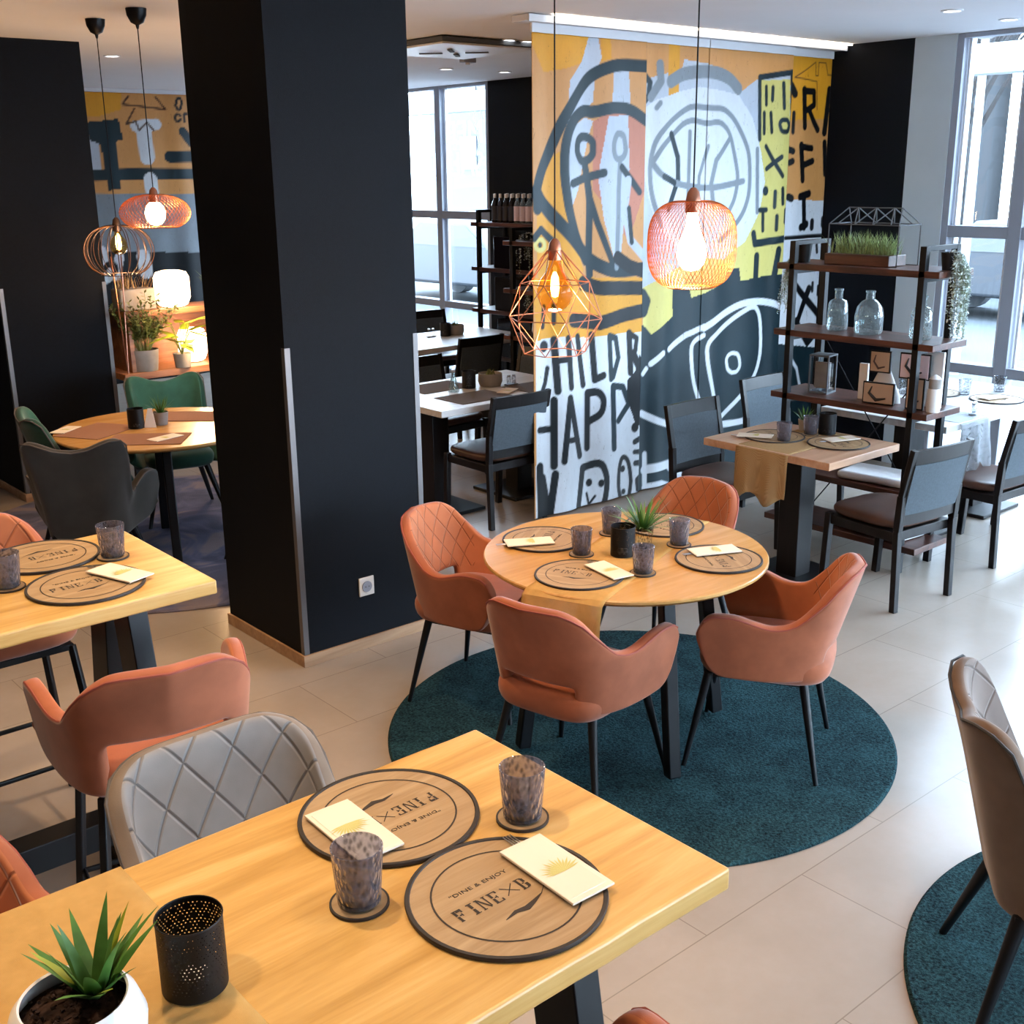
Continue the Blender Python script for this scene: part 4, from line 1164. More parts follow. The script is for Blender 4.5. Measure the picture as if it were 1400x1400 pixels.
# runners
def runner(pts, w, mat, name, label, wob=.004, ragged=0):
    """pts = profile (distance along, height) as 3D points of the centre line; w = half-width vector"""
    b = MB(); n = 14; rows = []
    w = Vector(w); P = []
    for a, c in zip(pts, pts[1:]):
        a, c = Vector(a), Vector(c)
        for k in range(6): P.append(a.lerp(c, k / 6))
    P.append(Vector(pts[-1])); rng = random.Random(5)
    for i, p in enumerate(P):
        hang = max(0, (P[0].z - p.z)); row = []
        for k in range(n + 1):
            f = 2 * k / n - 1; q = p + w * f
            nrm = Vector((w.y, -w.x, 0)).normalized()
            q += nrm * (wob * math.sin(f * 7 + 1) * min(1, hang * 5) + .0) ; q.z += (-.02 * f * f * 0)
            if i == len(P) - 1 and ragged: q.z += ragged * math.sin(f * 5)
            row.append(b.bm.verts.new(q))
        rows.append(row)
    for A, B in zip(rows, rows[1:]):
        for k in range(n): b.bm.faces.new((A[k], A[k + 1], B[k + 1], B[k]))
    o = b.build(name, mat); m = o.modifiers.new('t', 'SOLIDIFY'); m.thickness = .0012
    return tag(o, label, 'table runner')
runner([(.385, 1.712, 1.00), (.385, 1.70, 1.0525), (.385, 1.36, 1.0525), (.385, 1.024, 1.0525), (.385, 1.012, .98), (.385, 1.010, .86)], (.205, 0, 0), M['runner'], 'table_runner', 'ochre net runner across the foreground high table under the aloe pot', 0)
runner([(3.50, 3.06, .7645), (3.02, 2.885, .7645), (2.54, 2.70, .7645), (2.515, 2.692, .75), (2.50, 2.686, .70), (2.495, 2.685, .60)], (.055, -.14, 0), M['runner'], 'table_runner', 'ochre net runner hanging over the front of the round table')
runner([(5.34, 3.56, .7625), (4.76, 3.565, .7625), (4.733, 3.565, .755), (4.726, 3.565, .70), (4.715, 3.565, .50)], (0, .165, 0), M['runner_tan'], 'table_runner', 'tan net runner hanging off the small square table', .01, .03)
runner([(6.2, 3.9, .7625), (6.2, 3.21, .7625), (6.2, 3.188, .75), (6.19, 3.18, .66), (6.19, 3.16, .48)], (.16, 0, 0), M['runner_grey'], 'table_runner', 'thin grey net runner hanging off the window table', .012, .04)

# ------------------------------------------------------------------ plants and vessels
def blade(b, base, d, L, w, bend, th=.006, n=7, side=None):
    d = Vector(d).normalized(); s = d.cross(Vector((0, 0, 1)))
    s = s.normalized() if s.length > .01 else Vector((1, 0, 0)); up = s.cross(d).normalized(); rows = []
    out = Vector((d.x, d.y, 0)); out = out.normalized() if out.length > .01 else Vector((0, 1, 0))
    p = Vector(base); step = L / n; dd = d.copy()
    for i in range(n + 1):
        f = i / n; ww = w * (1 - f) ** .75 * (.75 + .25 * math.sin(f * 3)); tt = th * (1 - f)
        nn = s.cross(dd).normalized()
        rows.append([b.bm.verts.new(p - s * ww), b.bm.verts.new(p - nn * tt), b.bm.verts.new(p + s * ww), b.bm.verts.new(p + nn * tt * .3)])
        dd = (dd + out * bend * step * 6 - Vector((0, 0, bend * step * 3))).normalized(); p = p + dd * step
    for A, B in zip(rows, rows[1:]):
        for k in range(4): b.bm.faces.new((A[k], A[(k + 1) % 4], B[(k + 1) % 4], B[k]))
def aloe(parent, h, n, seed, z, w=.011, spread=.8, mat2=True):
    rng = random.Random(seed)
    for part, mt, cnt in (('leaves', M['leaf'], n),) + ((('yellow_leaves', M['leaf_tip'], 3),) if mat2 else ()):
        b = MB()
        for k in range(cnt):
            a = k * 2.4 + rng.uniform(-.3, .3); t = (k + .5) / cnt; tilt = spread * (.15 + .85 * t)
            d = (math.cos(a) * math.sin(tilt), math.sin(a) * math.sin(tilt), math.cos(tilt))
            blade(b, (.008 * math.cos(a), .008 * math.sin(a), z), d, h * rng.uniform(.75, 1.1) * (1.1 - .3 * t), w, rng.uniform(.1, .5), w * .35)
        b.build(part, mt, parent)
# foreground aloe in white bowl
r = empty('potted_aloe', (.372, 1.298, 1.0545), 0, 'potted aloe in a round white bowl at the bottom left corner', 'potted plant')
MB().lathe([(0, 0), (.04, 0), (.062, .015), (.074, .04), (.076, .062), (.068, .09), (.060, .102), (.0585, .104), (.056, .102), (.062, .085), (.066, .07), (0, .07)], n=48).build('bowl', M['white'], r)
b = MB(); b.lathe([(.0655, .076), (.05, .080), (.03, .085), (0, .087)], n=24)
rng = random.Random(2)
for _ in range(140):
    a, q = rng.uniform(0, 6.28), rng.uniform(0, .055); s = rng.uniform(.002, .005); b.box((q * math.cos(a), q * math.sin(a), .083 + rng.uniform(0, .006)), (s * 1.6, s, s), (rng.random() * 3,) * 3)
b.build('soil', M['soil'], r)
e = empty('aloe_leaves', (.028, .012, 0)); e.parent = r
aloe(e, .122, 17, 4, .085, .012, .9)
r.scale = (1.14, 1.14, 1.0)

def candle_jar(loc, label, h=.112, rr=.046):
    r = empty('candle_holder', loc, 0, label, 'candle holder', 'black perforated candle holders')
    MB().lathe([(rr, .001), (rr, h)], n=64, uv=True).build('sleeve', M['perforated'], r)
    MB().lathe([(0, .001), (rr - .001, .001), (rr - .001, .004), (0, .004)], n=40).build('base', M['black_metal'], r)
    MB().tube([(rr * math.cos(2 * math.pi * k / 40), rr * math.sin(2 * math.pi * k / 40), h) for k in range(40)], .0012, 6, True).build('top_rim', M['black_metal'], r)
    MB().lathe([(0, .005), (.019, .005), (.019, .02), (0, .02)], n=20).build('tealight', M['white'], r)
    return r
cj = candle_jar((.551, 1.345, 1.0545), 'large black perforated candle holder on the foreground runner')
dup(cj, (2.985, 2.86, .766), 0, 'black perforated candle holder in the middle of the round table')
dup(cj, (5.28, 3.55, .764), 0, 'black perforated candle holder on the small square table')
dup(cj, (2.60, 6.35, .759), 0, 'black perforated candle holder on the far round table')
dup(cj, (4.76, 6.0, .761), 0, 'black perforated candle holder on the table left of the curtains')
dup(cj, (6.2, 8.13, .761), 0, 'black perforated candle holder on the far pale table')

def pot_plant(loc, pr, ph, pm, h, n, seed, label, leafw=.008, spread=.9, lm='leaf', name='potted_plant'):
    r = empty(name, loc, 0, label, 'potted plant')
    MB().lathe([(0, 0), (pr * .8, 0), (pr, ph), (pr - .004, ph), (pr - .006, ph * .8), (0, ph * .8)], n=32).build('pot', pm, r)
    MB().lathe([(0, ph * .82), (pr - .007, ph * .81)], n=16).build('soil', M['soil'], r)
    rng = random.Random(seed); b = MB()
    for k in range(n):
        a = k * 2.4; t = (k + .5) / n; tilt = spread * (.1 + .9 * t)
        blade(b, (.01 * math.cos(a), .01 * math.sin(a), ph * .8), (math.cos(a) * math.sin(tilt), math.sin(a) * math.sin(tilt), math.cos(tilt)), h * rng.uniform(.7, 1.1), leafw, rng.uniform(.1, .7), leafw * .3)
    b.build('leaves', M[lm], r); return r
pot_plant((3.11, 2.875, .766), .042, .085, M['tumbler_clear'], .15, 46, 3, 'spiky green succulent in a clear glass on the round table', .008, 1.25)
pot_plant((5.27, 3.69, .764), .035, .06, M['concrete'], .09, 22, 4, 'small succulent beside the candle holder on the small square table', .006)
pot_plant((2.745, 6.34, .759), .045, .075, M['concrete'], .12, 40, 5, 'small grassy plant in a concrete pot on the far round table', .004, .8)
r = empty('menu_holder', (2.66, 6.30, .759), R(-40), 'white paper menu card beside the plant on the far round table', 'menu card')
MB().prism([(-.035, 0), (.035, 0), (.012, .11), (-.012, .11)], -.002, .002, Matrix.Rotation(R(78), 4, 'X')).build('card', M['paper_white'], r)
def bowl(loc, label):
    r = empty('planter_bowl', loc, 0, label, 'bowl', 'low grey planter bowls')
    MB().lathe([(0, 0), (.07, 0), (.082, .03), (.08, .085), (.074, .085), (.072, .07), (0, .07)], n=36).build('bowl', M['concrete'], r)
    b = MB(); rng = random.Random(1)
    for k in range(20): blade(b, (rng.uniform(-.03, .03), rng.uniform(-.03, .03), .068), (rng.uniform(-.6, .6), rng.uniform(-.6, .6), 1), .05, .009, .4, .003, 4)
    b.build('leaves', M['leaf_olive'], r); return r
b0 = bowl((4.92, 5.97, .761), 'low grey planter bowl on the table left of the curtains')
dup(b0, (6.33, 8.16, .761), 0, 'low grey planter bowl on the far pale table')
def shaker(loc, label, h=.075):
    r = empty('condiment_caddy', loc, 0, label, 'caddy', 'glass condiment caddies')
    MB().box((0, 0, .006), (.09, .04, .01)).build('tray', M['steel'], r, bev=.002)
    for s in (-1, 1):
        q = MB().lathe([(0, .011), (.014, .011), (.015, .055), (.011, .06)], (s * .022, 0, 0), 16).build('shaker', M['tumbler_clear'], r)
        MB().lathe([(.0115, .058), (.012, .07), (0, .074)], (s * .022, 0, 0), 16).build('lid', M['steel'], q)
    return r
k0 = shaker((5.03, 5.88, .761), 'glass condiment caddy on the table left of the curtains')
dup(k0, (6.08, 8.18, .761), 0, 'glass condiment caddy on the far pale table')
dup(k0, (6.32, 3.27, .764), R(20), 'glass condiment caddy by the corner of the window table')
r = empty('carafe', (4.60, 5.96, .761), 0, 'small oil carafe with swing top on the table left of the curtains', 'bottle')
MB().lathe([(0, 0), (.035, 0), (.036, .02), (.014, .1), (.012, .13), (.010, .13), (.012, .1), (.03, .02), (0, .006)], n=24).build('glass', M['bottle'], r)
MB().lathe([(.013, .128), (.014, .145), (0, .15)], n=16).build('stopper', M['steel'], r)

# ------------------------------------------------------------------ pendant lamps
def wire_lattice(prof, turns, n, r, mat, parent, name):
    b = MB(); m = len(prof)
    for sgn in (-1, 1):
        for k in range(n):
            a0 = 2 * math.pi * k / n; pts = []
            for i, (rr, z) in enumerate(prof):
                a = a0 + sgn * turns * 2 * math.pi * i / (m - 1); pts.append((rr * math.cos(a), rr * math.sin(a), z))
            b.tube(pts, r, 3)
    return b.build(name, mat, parent)
def pendant(loc, label, kind):
    x, y, z = loc
    r = empty('pendant_lamp', loc, 0, label, 'pendant lamp', 'pendant lamps on black cords')
    top = CZ - z
    zt = {'mesh': .15, 'geo': .16, 'disc': .10, 'dome': .13}[kind]
    MB().tube([(0, 0, zt + .03), (0, 0, (top + zt) / 2), (0, 0, top - .09)], .0028, 6).build('cord', M['black_metal'], r)
    MB().lathe([(.0, top - .105), (.006, top - .10), (.010, top - .082), (.033, top - .07), (.05, top - .035), (.054, top - .001), (0, top - .001)], n=32).build('canopy', M['black_metal'], r)
    MB().lathe([(0, zt + .035), (.008, zt + .034), (.02, zt + .02), (.026, zt - .01), (.026, zt - .045), (0, zt - .045)], n=24).build('socket', M['rose_wire'] if kind != 'dome' else M['brown_wire'], r)
    if kind == 'mesh':
        prof = []
        for i in range(25):
            a = math.pi * (.085 + .80 * i / 24); c, s = math.cos(a), math.sin(a)
            prof.append((.147 * abs(s) ** .62, .145 * math.copysign(abs(c) ** .75, c)))
        wire_lattice(prof, .16, 62, .0009, M['copper'], r, 'wire_shade')
        b = MB()
        for rr, zz in (prof[0], prof[-1]): b.tube([(rr * math.cos(2 * math.pi * k / 48), rr * math.sin(2 * math.pi * k / 48), zz) for k in range(48)], .002, 6, True)
        b.build('shade_ring', M['copper'], r)
        MB().lathe([(0, -.085), (.025, -.08), (.043, -.06), (.05, -.03), (.046, 0), (.03, .04), (.02, .07), (.018, .105), (0, .106)], n=32).build('bulb', M['bulb_hot'], r)
    if kind == 'disc':
        prof = []
        for i in range(21):
            a = math.pi * (.09 + .70 * i / 20); c, s = math.cos(a), math.sin(a); prof.append((.19 * abs(s) ** .9, .10 * c))
        wire_lattice(prof, .14, 48, .0011, M['copper'], r, 'wire_shade')
        b = MB()
        for rr, zz in (prof[0], prof[-1]): b.tube([(rr * math.cos(2 * math.pi * k / 48), rr * math.sin(2 * math.pi * k / 48), zz) for k in range(48)], .0025, 6, True)
        b.build('shade_ring', M['copper'], r)
        MB().lathe([(0, -.07), (.03, -.062), (.05, -.035), (.056, 0), (.045, .035), (.02, .06), (0, .062)], n=32).build('bulb', M['bulb_hot'], r)
    if kind == 'geo':
        # faceted open cage of rods
        def ring(rr, zz, n, off): return [Vector((rr * math.cos(2 * math.pi * (k + off) / n), rr * math.sin(2 * math.pi * (k + off) / n), zz)) for k in range(n)]
        A = ring(.028, .15, 6, 0); Bq = ring(.135, .03, 6, .5); Cq = ring(.185, -.10, 6, 0); Dq = ring(.12, -.235, 6, .5)
        b = MB()
        def rod(p, q): b.cone(p, q, .0021, n=5)
        for k in range(6):
            rod(A[k], A[(k + 1) % 6]); rod(A[k], Bq[k]); rod(A[(k + 1) % 6], Bq[k]); rod(Bq[k], Bq[(k + 1) % 6]); rod(Bq[k], Cq[k]); rod(Bq[k], Cq[(k + 1) % 6])
            rod(Cq[k], Cq[(k + 1) % 6]); rod(Cq[(k + 1) % 6], Dq[k]); rod(Cq[k], Dq[k]); rod(Dq[k], Dq[(k + 1) % 6])
        b.build('rod_cage', M['rose_wire'], r)
    if kind == 'dome':
        b = MB()
        for k in range(22):
            a = 2 * math.pi * k / 22; pts = []
            for i in range(15):
                t = math.pi * (.04 + .80 * i / 14); q = .20 * math.sin(t) ** .8; pts.append((q * math.cos(a), q * math.sin(a), .15 * math.cos(t) - .03))
            b.tube(pts, .0027, 4)
        b.tube([(.115 * math.cos(2 * math.pi * k / 40), .115 * math.sin(2 * math.pi * k / 40), -.165) for k in range(40)], .002, 5, True)
        b.build('rib_cage', M['brown_wire'], r)
    if kind in ('geo', 'dome'):
        s = 1.1 if kind == 'geo' else .8; z0 = .02
        g = MB().lathe([(0, -.09 * s + z0), (.03 * s, -.083 * s + z0), (.050 * s, -.066 * s + z0), (.062 * s, -.035 * s + z0), (.062 * s, -.01 * s + z0), (.050 * s, .022 * s + z0), (.028 * s, .05 * s + z0), (.018 * s, .085 * s + z0), (.018 * s, .11 * s + z0)], n=32).build('bulb', M['amber'], r)
        MB().lathe([(0, -.045 + z0), (.012, -.04 + z0), (.017, -.01 + z0), (.014, .03 + z0), (.006, .05 + z0), (0, .052 + z0)], n=14).build('filament', M['filament'], g)
    return r
def lamp_light(name, loc, power, rad=.05, col=(1, .62, .32)):
    l = bpy.data.lights.new(name, 'POINT'); l.energy = power; l.color = col; l.shadow_soft_size = rad
    o = bpy.data.objects.new(name, l); COL.objects.link(o); o.location = loc; return o
pendant((3.02, 2.60, 1.905), 'copper wire mesh drum lamp glowing in front of the painted curtains', 'mesh'); lamp_light('mesh_lamp_light', (3.02, 2.60, 1.75), 26)
pendant((3.02, 3.27, 1.71), 'open faceted copper rod lamp with a round amber bulb', 'geo'); lamp_light('cage_lamp_light', (3.02, 3.27, 1.60), 12)
pendant((2.80, 6.27, 1.95), 'flat oval copper mesh lamp hanging over the far round table', 'disc'); lamp_light('oval_lamp_light', (2.80, 6.27, 1.80), 26)
pendant((2.80, 6.82, 1.75), 'round ribbed wire lamp with a smoky bulb beside the dark column', 'dome'); lamp_light('ribbed_lamp_light', (2.80, 6.82, 1.60), 10)

WORLD = 26.0
EXPO = 0.08
# ------------------------------------------------------------------ racks
def rack(x0, x1, y0, y1, boards, top, label, group, side=.10, brace=True):
    r = empty('shelf_rack', (x0, y0, 0), 0, label, 'rack', group)
    D, L = x1 - x0, y1 - y0
    for z in boards: MB().box((D / 2, L / 2, z - .0175), (D, L, .035)).build('shelf', M['rack_wood'], r, bev=.003)
    for y in (side, L - side):
        for x in (.018, D - .018): MB().box((x, y, top / 2), (.036, .036, top)).build('post', M['black_metal'], r, bev=.002)
        MB().box((D / 2, y, top - .012), (D - .05, .034, .024)).build('top_bar', M['black_metal'], r, bev=.002)
        for z in boards: MB().box((D / 2, y, z - .047), (D - .07, .03, .022)).build('crossbar', M['black_metal'], r, bev=.002)
    if brace:
        for a, c in ((side, L - side), (L - side, side)): MB().cone((D - .01, a, boards[1] - .04), (D - .01, c, boards[-1]), .004, n=6).build('cross_brace', M['black_metal'], r)
    return r
rack(5.50, 5.84, 3.10, 4.10, (1.633, 1.262, .90, .46, .16), 1.755, 'black metal and dark wood rack with plants and glass bottles right of the curtains', 'metal racks')
rack(6.05, 6.40, 6.02, 7.16, (1.62, 1.25, .88, .50, .14), 1.72, 'narrow metal rack with small plants left of the painted curtains', 'metal racks')
rack(6.85, 7.2, 7.35, 8.56, (1.70, 1.30, .92, .5, .14), 1.81, 'thin metal rack with bottles on top by the far window', 'metal racks')

def glass_bottle(loc, prof, label):
    r = empty('glass_bottle', loc, 0, label, 'bottle', 'clear glass bottles on the rack')
    MB().lathe(prof, n=36).build('body', M['bottle'], r)
    MB().lathe([(prof[-1][0] - .002, prof[-1][1] - .012), (prof[-1][0] + .005, prof[-1][1] - .010), (prof[-1][0] + .005, prof[-1][1]), (prof[-1][0] - .003, prof[-1][1])], n=24).build('lip', M['bottle'], r)
    return r
tall = [(0, .004), (.052, 0), (.060, .012), (.054, .145), (.045, .163), (.022, .175), (.021, .23)]
rnd = [(0, .004), (.066, 0), (.076, .014), (.077, .10), (.068, .145), (.045, .175), (.024, .188), (.022, .235)]
g1 = glass_bottle((5.68, 3.80, 1.2635), tall, 'clear glass bottle with a wide neck, the left one on the rack')
glass_bottle((5.66, 3.585, 1.2635), rnd, 'round shouldered clear glass bottle in the middle of the rack')
dup(g1, (5.66, 3.27, 1.2635), 0, 'clear glass bottle behind the right post of the rack')

# planter box with grass and the little greenhouse frame
r = empty('grass_planter', (5.66, 3.64, 1.6335), 0, 'dark wooden box of green grass on top of the rack', 'planter')
MB().box((0, 0, .03), (.17, .40, .058)).build('box', M['rack_wood'], r, bev=.004)
rng = random.Random(9); b = MB()
for k in range(420):
    x, y = rng.uniform(-.06, .06), rng.uniform(-.18, .18)
    blade(b, (x, y, .055), (rng.uniform(-.4, .4), rng.uniform(-.4, .4), 1), rng.uniform(.08, .145), .0032, rng.uniform(0, .8), .001, 3)
b.build('grass', M['grass'], r)
r = empty('greenhouse_frame', (5.70, 3.62, 1.6335), 0, 'black wire greenhouse frame standing around the grass box on the rack', 'ornament')
b = MB(); hx, hy, h1, h2 = .105, .215, .215, .30
def rd(p, q): b.cone(p, q, .0035, n=5)
for sx in (-1, 1):
    rd((sx * hx, -hy, h1), (sx * hx, hy, h1)); rd((sx * hx, -hy, 0), (sx * hx, hy, 0))
    for sy in (-1, 1): rd((sx * hx, sy * hy, 0), (sx * hx, sy * hy, h1)); rd((sx * hx, sy * hy, h1), (0, sy * (hy - .05), h2))
    for k in range(3):
        y = -hy + .05 + k * .11; rd((sx * hx, y, h1), (0, y + .05, h2)); rd((0, y + .05, h2), (sx * hx, y + .11, h1))
rd((0, -hy + .05, h2), (0, hy - .05, h2)); rd((-hx, -hy, h1), (hx, -hy, h1)); rd((-hx, hy, h1), (hx, hy, h1))
b.build('frame', M['rubber'], r)

def trailing(loc, label, n, L, seed, pr=.045, ph=.09, lm='leaf_pale', name='hanging_plant', dirs=((0, 0),), lw=.009, reach=.05):
    r = empty(name, loc, 0, label, 'potted plant', 'trailing plants')
    MB().lathe([(0, 0), (pr * .75, 0), (pr, ph), (pr - .004, ph), (pr * .9, ph * .85), (0, ph * .85)], n=28).build('pot', M['black_metal'], r)
    rng = random.Random(seed); st = MB(); lf = MB()
    for k in range(n):
        a = rng.choice(dirs) if dirs != ((0, 0),) else None
        ang = rng.uniform(0, 6.28) if a is None else a[0] + rng.uniform(-a[1], a[1])
        d = Vector((math.cos(ang), math.sin(ang), .8)); p = Vector((.01, 0, ph * .85)); ln = L * rng.uniform(.5, 1); m = int(ln / .018); pts = [p.copy()]
        for i in range(m):
            d = d + Vector((rng.uniform(-.15, .15), rng.uniform(-.15, .15), -.42)); d.z = max(d.z, -1.6)
            hz = Vector((d.x, d.y, 0)) * (.9 if (p - Vector((0, 0, p.z))).length < pr + reach else .45); d = Vector((hz.x, hz.y, d.z)); p = p + d.normalized() * .018; pts.append(p.copy())
            for _ in range(2):
                e = Vector((rng.uniform(-1, 1), rng.uniform(-1, 1), rng.uniform(-.7, .7))).normalized(); s = e.cross(Vector((0, 0, 1))).normalized() * lw * .5
                q0, q1 = p, p + e * lw * 1.6
                lf.bm.faces.new([lf.bm.verts.new(v) for v in (q0, q0.lerp(q1, .5) - s, q1, q0.lerp(q1, .5) + s)])
        st.tube(pts, .001, 3)
    st.build('stems', M['leaf_olive'], r); lf.build('leaves', M[lm], r, smooth=False); return r
trailing((5.64, 3.13, 1.6335), 'pale trailing plant in a black pot hanging off the right end of the rack', 60, .50, 3, dirs=((-1.35, .9),), lw=.013)
trailing((5.60, 3.99, 1.6335), 'black pot with a feathery pale plant at the left end of the rack', 40, .44, 8, .042, .1, dirs=((1.9, .5),), lw=.010, reach=.10)

r = empty('lantern', (5.66, 3.86, .9005), R(10), 'square metal lantern with misty glass on the rack', 'lantern')
MB().box((0, 0, .11), (.10, .10, .19)).build('glass', M['pane'], r)
b = MB()
for sx in (-1, 1):
    for sy in (-1, 1): b.box((sx * .055, sy * .055, .11), (.008, .008, .22))
b.box((0, 0, .005), (.12, .12, .01)).box((0, 0, .217), (.12, .12, .008)); b.build('frame', M['rubber'], r)
MB().box((.0, .0, .10), (.015, .09, .15)).build('backing', M['concrete'], r)
def picture(loc, w, h, rz, label, cols, stand='picture_frame'):
    r = empty(stand, loc, rz, label, 'picture frame', 'small framed pictures on the rack')
    MB().box((0, 0, h / 2), (w, .014, h)).build('frame', M['black_metal'], r, bev=.002)
    MB().box((0, -.008, h / 2), (w - .016, .004, h - .016)).build('picture', M[cols[0]], r)
    b = MB(); b.tube([(-w * .2, -.0105, h * .8), (-w * .28, -.0105, h * .5), (-w * .05, -.0105, h * .2), (w * .25, -.0105, h * .3)], [.003, w * .05, w * .06, .004], 5); b.build('motif', M[cols[1]], r)
    return r
FR = R(-90) + R(8)
picture((5.60, 3.455, 1.07), .12, .12, FR, 'small framed picture held on the white stand, upper left on the rack', ('photo_beige', 'leather'))
picture((5.58, 3.44, .9005), .18, .12, FR, 'wide framed picture standing low on the rack', ('photo_beige', 'board_print'))
picture((5.585, 3.225, .9005), .10, .17, FR, 'upright framed picture beside the right post of the rack', ('photo_beige', 'board_print'))
picture((5.64, 3.27, 1.05), .17, .14, FR, 'dark framed picture behind the right post of the rack', ('label_pink', 'black_wood'))
r = empty('paper_stand', (5.66, 3.46, .9005), FR, 'white funnel shaped paper stand behind the pictures on the rack', 'stand')
MB().lathe([(.10, 0), (.095, .04), (.035, .17), (.013, .20), (.012, .235), (0, .236)], n=24, sy=.35).build('cone', M['paper_white'], r)
MB().box((-.125, .01, .10), (.05, .02, .20)).build('side_card', M['paper_white'], r, bev=.002)
r = empty('salt_mill', (5.60, 3.125, .9005), 0, 'white bottle with a grey band and pointed cap at the right end of the rack', 'mill')
MB().lathe([(0, 0), (.034, 0), (.036, .02), (.036, .115), (.03, .125)], n=28).build('body', M['white'], r)
MB().lathe([(.031, .125), (.031, .175), (.03, .176)], n=28).build('band', M['concrete'], r)
MB().lathe([(.031, .176), (.02, .188), (0, .200)], n=28).build('cap', M['paper_white'], r)
r = empty('white_box', (5.66, 3.17, .9005), R(4), 'tall white card box behind the mill on the rack', 'box')
MB().box((.05, .02, .15), (.02, .10, .30)).build('card', M['paper_white'], r, bev=.004)
for x, y, z, rz, l in ((5.66, 3.42, .4605, .1, 'pale folded cushion on the low board of the rack, upper one'), (5.66, 3.42, .1605, -.1, 'pale folded cushion on the bottom board of the rack')):
    o = MB().box((0, 0, .025), (.26, .44, .045)).build('folded_cushion', M['paper_white'], bev=.02, seg=4); o.location = (x, y, z); o.rotation_euler.z = rz; tag(o, l, 'cushion')

# bottles on the far rack and on the near bottle rack
def small_bottle(kind):
    r = empty('drinks_bottle', (0, 0, 0), 0, '', 'bottle', 'small bottles on the far rack')
    MB().lathe([(0, 0), (.029, 0), (.031, .01), (.031, .15), (.022, .18), (.013, .195), (.012, .225)], n=16).build('glass', M['dark_glass'] if kind else M['bottle'], r)
    MB().lathe([(.0316, .02), (.0318, .145)], n=16).build('label', M['label_black'] if kind else M['label_pink'], r)
    MB().lathe([(.0135, .215), (.0145, .25), (0, .252)], n=12).build('cap', M['cap_white'], r)
    return r
BD, BP = small_bottle(1), small_bottle(0)
desc = ['first', 'second', 'third', 'fourth', 'fifth', 'sixth', 'seventh', 'eighth', 'ninth', 'tenth']
for row, (xx, nm) in enumerate(((6.93, 'front'), (7.08, 'rear'))):
    for k in range(10):
        dark = k < 4; y = 8.30 - k * .077
        put(BD if dark else BP, (xx, y, 1.7005), 0, ('dark bottle, ' if dark else 'pink labelled bottle, ') + desc[k] + ' from the left, ' + nm + ' row on the far rack')
trailing((6.2, 6.95, 1.2505), 'white leafed plant on the narrow rack left of the curtains', 20, .34, 12, .05, .1, lw=.012)
trailing((6.24, 6.7, 1.6205), 'black pot with pale sprigs on top of the narrow rack', 8, .12, 13, .05, .12, lw=.01)
trailing((6.2, 7.04, 1.6205), 'white eucalyptus sprigs at the end of the narrow rack top', 16, .42, 14, .03, .05, lw=.012)
def parcel(loc, d, mat, label, mat2=None, name='display_box'):
    r = empty(name, loc, 0, label, 'box', None)
    MB().box((0, 0, d[2] / 2), d).build('box', mat, r, bev=.003)
    if mat2: MB().box((-d[0] / 2 - .003, .02, d[2] * .55), (.006, .025, d[2] * .8)).build('ribbon', mat2, r)
    return r
parcel((6.98, 8.02, 1.3005), (.2, .5, .28), M['dark_glass'], 'dark crate on the upper shelf of the far bottle rack')
parcel((6.98, 8.02, .9205), (.2, .48, .30), M['black_wood'], 'black boxed display board with faint writing on the far rack')
parcel((6.98, 8.0, .5005), (.2, .46, .34), M['dark_glass'], 'dark box with a red ribbon on the far rack', M['red'])
r = empty('white_vase', (6.17, 6.86, .8805), 0, 'white teardrop vase on the narrow rack', 'vase')
MB().lathe([(0, 0), (.04, 0), (.062, .05), (.055, .11), (.02, .17), (.014, .2), (.01, .2)], n=24).build('body', M['white'], r)

# ------------------------------------------------------------------ plant shelf behind the far round table
r = empty('plant_shelf', (3.20, 7.86, 0), 0, 'warm wooden plant shelf with glowing lamps beside the dark column', 'shelf')
MB().box((.42, .17, .79), (.90, .36, .05)).build('lower_shelf', M['shelf_oak'], r, bev=.005)
MB().box((.46, .19, 1.215), (.86, .32, .04)).build('upper_shelf', M['shelf_oak'], r, bev=.005)
MB().box((.06, .19, 1.0), (.03, .32, .42)).build('side_panel', M['shelf_oak'], r)
MB().box((.46, .345, 1.0), (.80, .02, .40)).build('back_panel', M['shelf_oak'], r)
for x in (0.0, .86): 
    for y in (.02, .33): MB().box((x, y, .385), (.035, .035, .77)).build('leg', M['black_metal'], r)
MB().cone((.0, .0, .8), (.035, .0, 1.62), .005, n=6).cone((-.03, 0.02, 1.62), (.0, 0, .8), .005, n=6).build('cord', M['rose_wire'], r)
r = empty('olive_plant', (3.36, 7.93, .8155), 0, 'bushy plant in a round concrete pot on the lower plant shelf', 'potted plant')
MB().lathe([(0, 0), (.085, 0), (.10, .15), (.095, .15), (.09, .12), (0, .12)], n=32).build('pot', M['concrete'], r)
rng = random.Random(21); st = MB(); lf = MB()
for k in range(80):
    a = rng.uniform(0, 6.28); d = Vector((math.cos(a) * .38, math.sin(a) * .35, 1)).normalized(); p = Vector((.03 * math.cos(a), .03 * math.sin(a), .12)); pts = [p.copy()]
    for i in range(int(rng.uniform(8, 19))):
        d = (d + Vector((rng.uniform(-.12, .12), rng.uniform(-.12, .12), 0))).normalized(); p = p + d * .024; pts.append(p.copy())
        if i > 3:
            for _ in range(3):
                e = Vector((rng.uniform(-1, 1), rng.uniform(-1, 1), rng.uniform(-.3, .8))).normalized(); s = e.cross(Vector((0, 0, 1))).normalized() * .010
                q = p + e * .036; lf.bm.faces.new([lf.bm.verts.new(v) for v in (p, p.lerp(q, .5) - s, q, p.lerp(q, .5) + s)])
    st.tube(pts, .002, 3)
st.build('stems', M['leaf_olive'], r); lf.build('leaves', M['leaf_olive'], r, smooth=False)
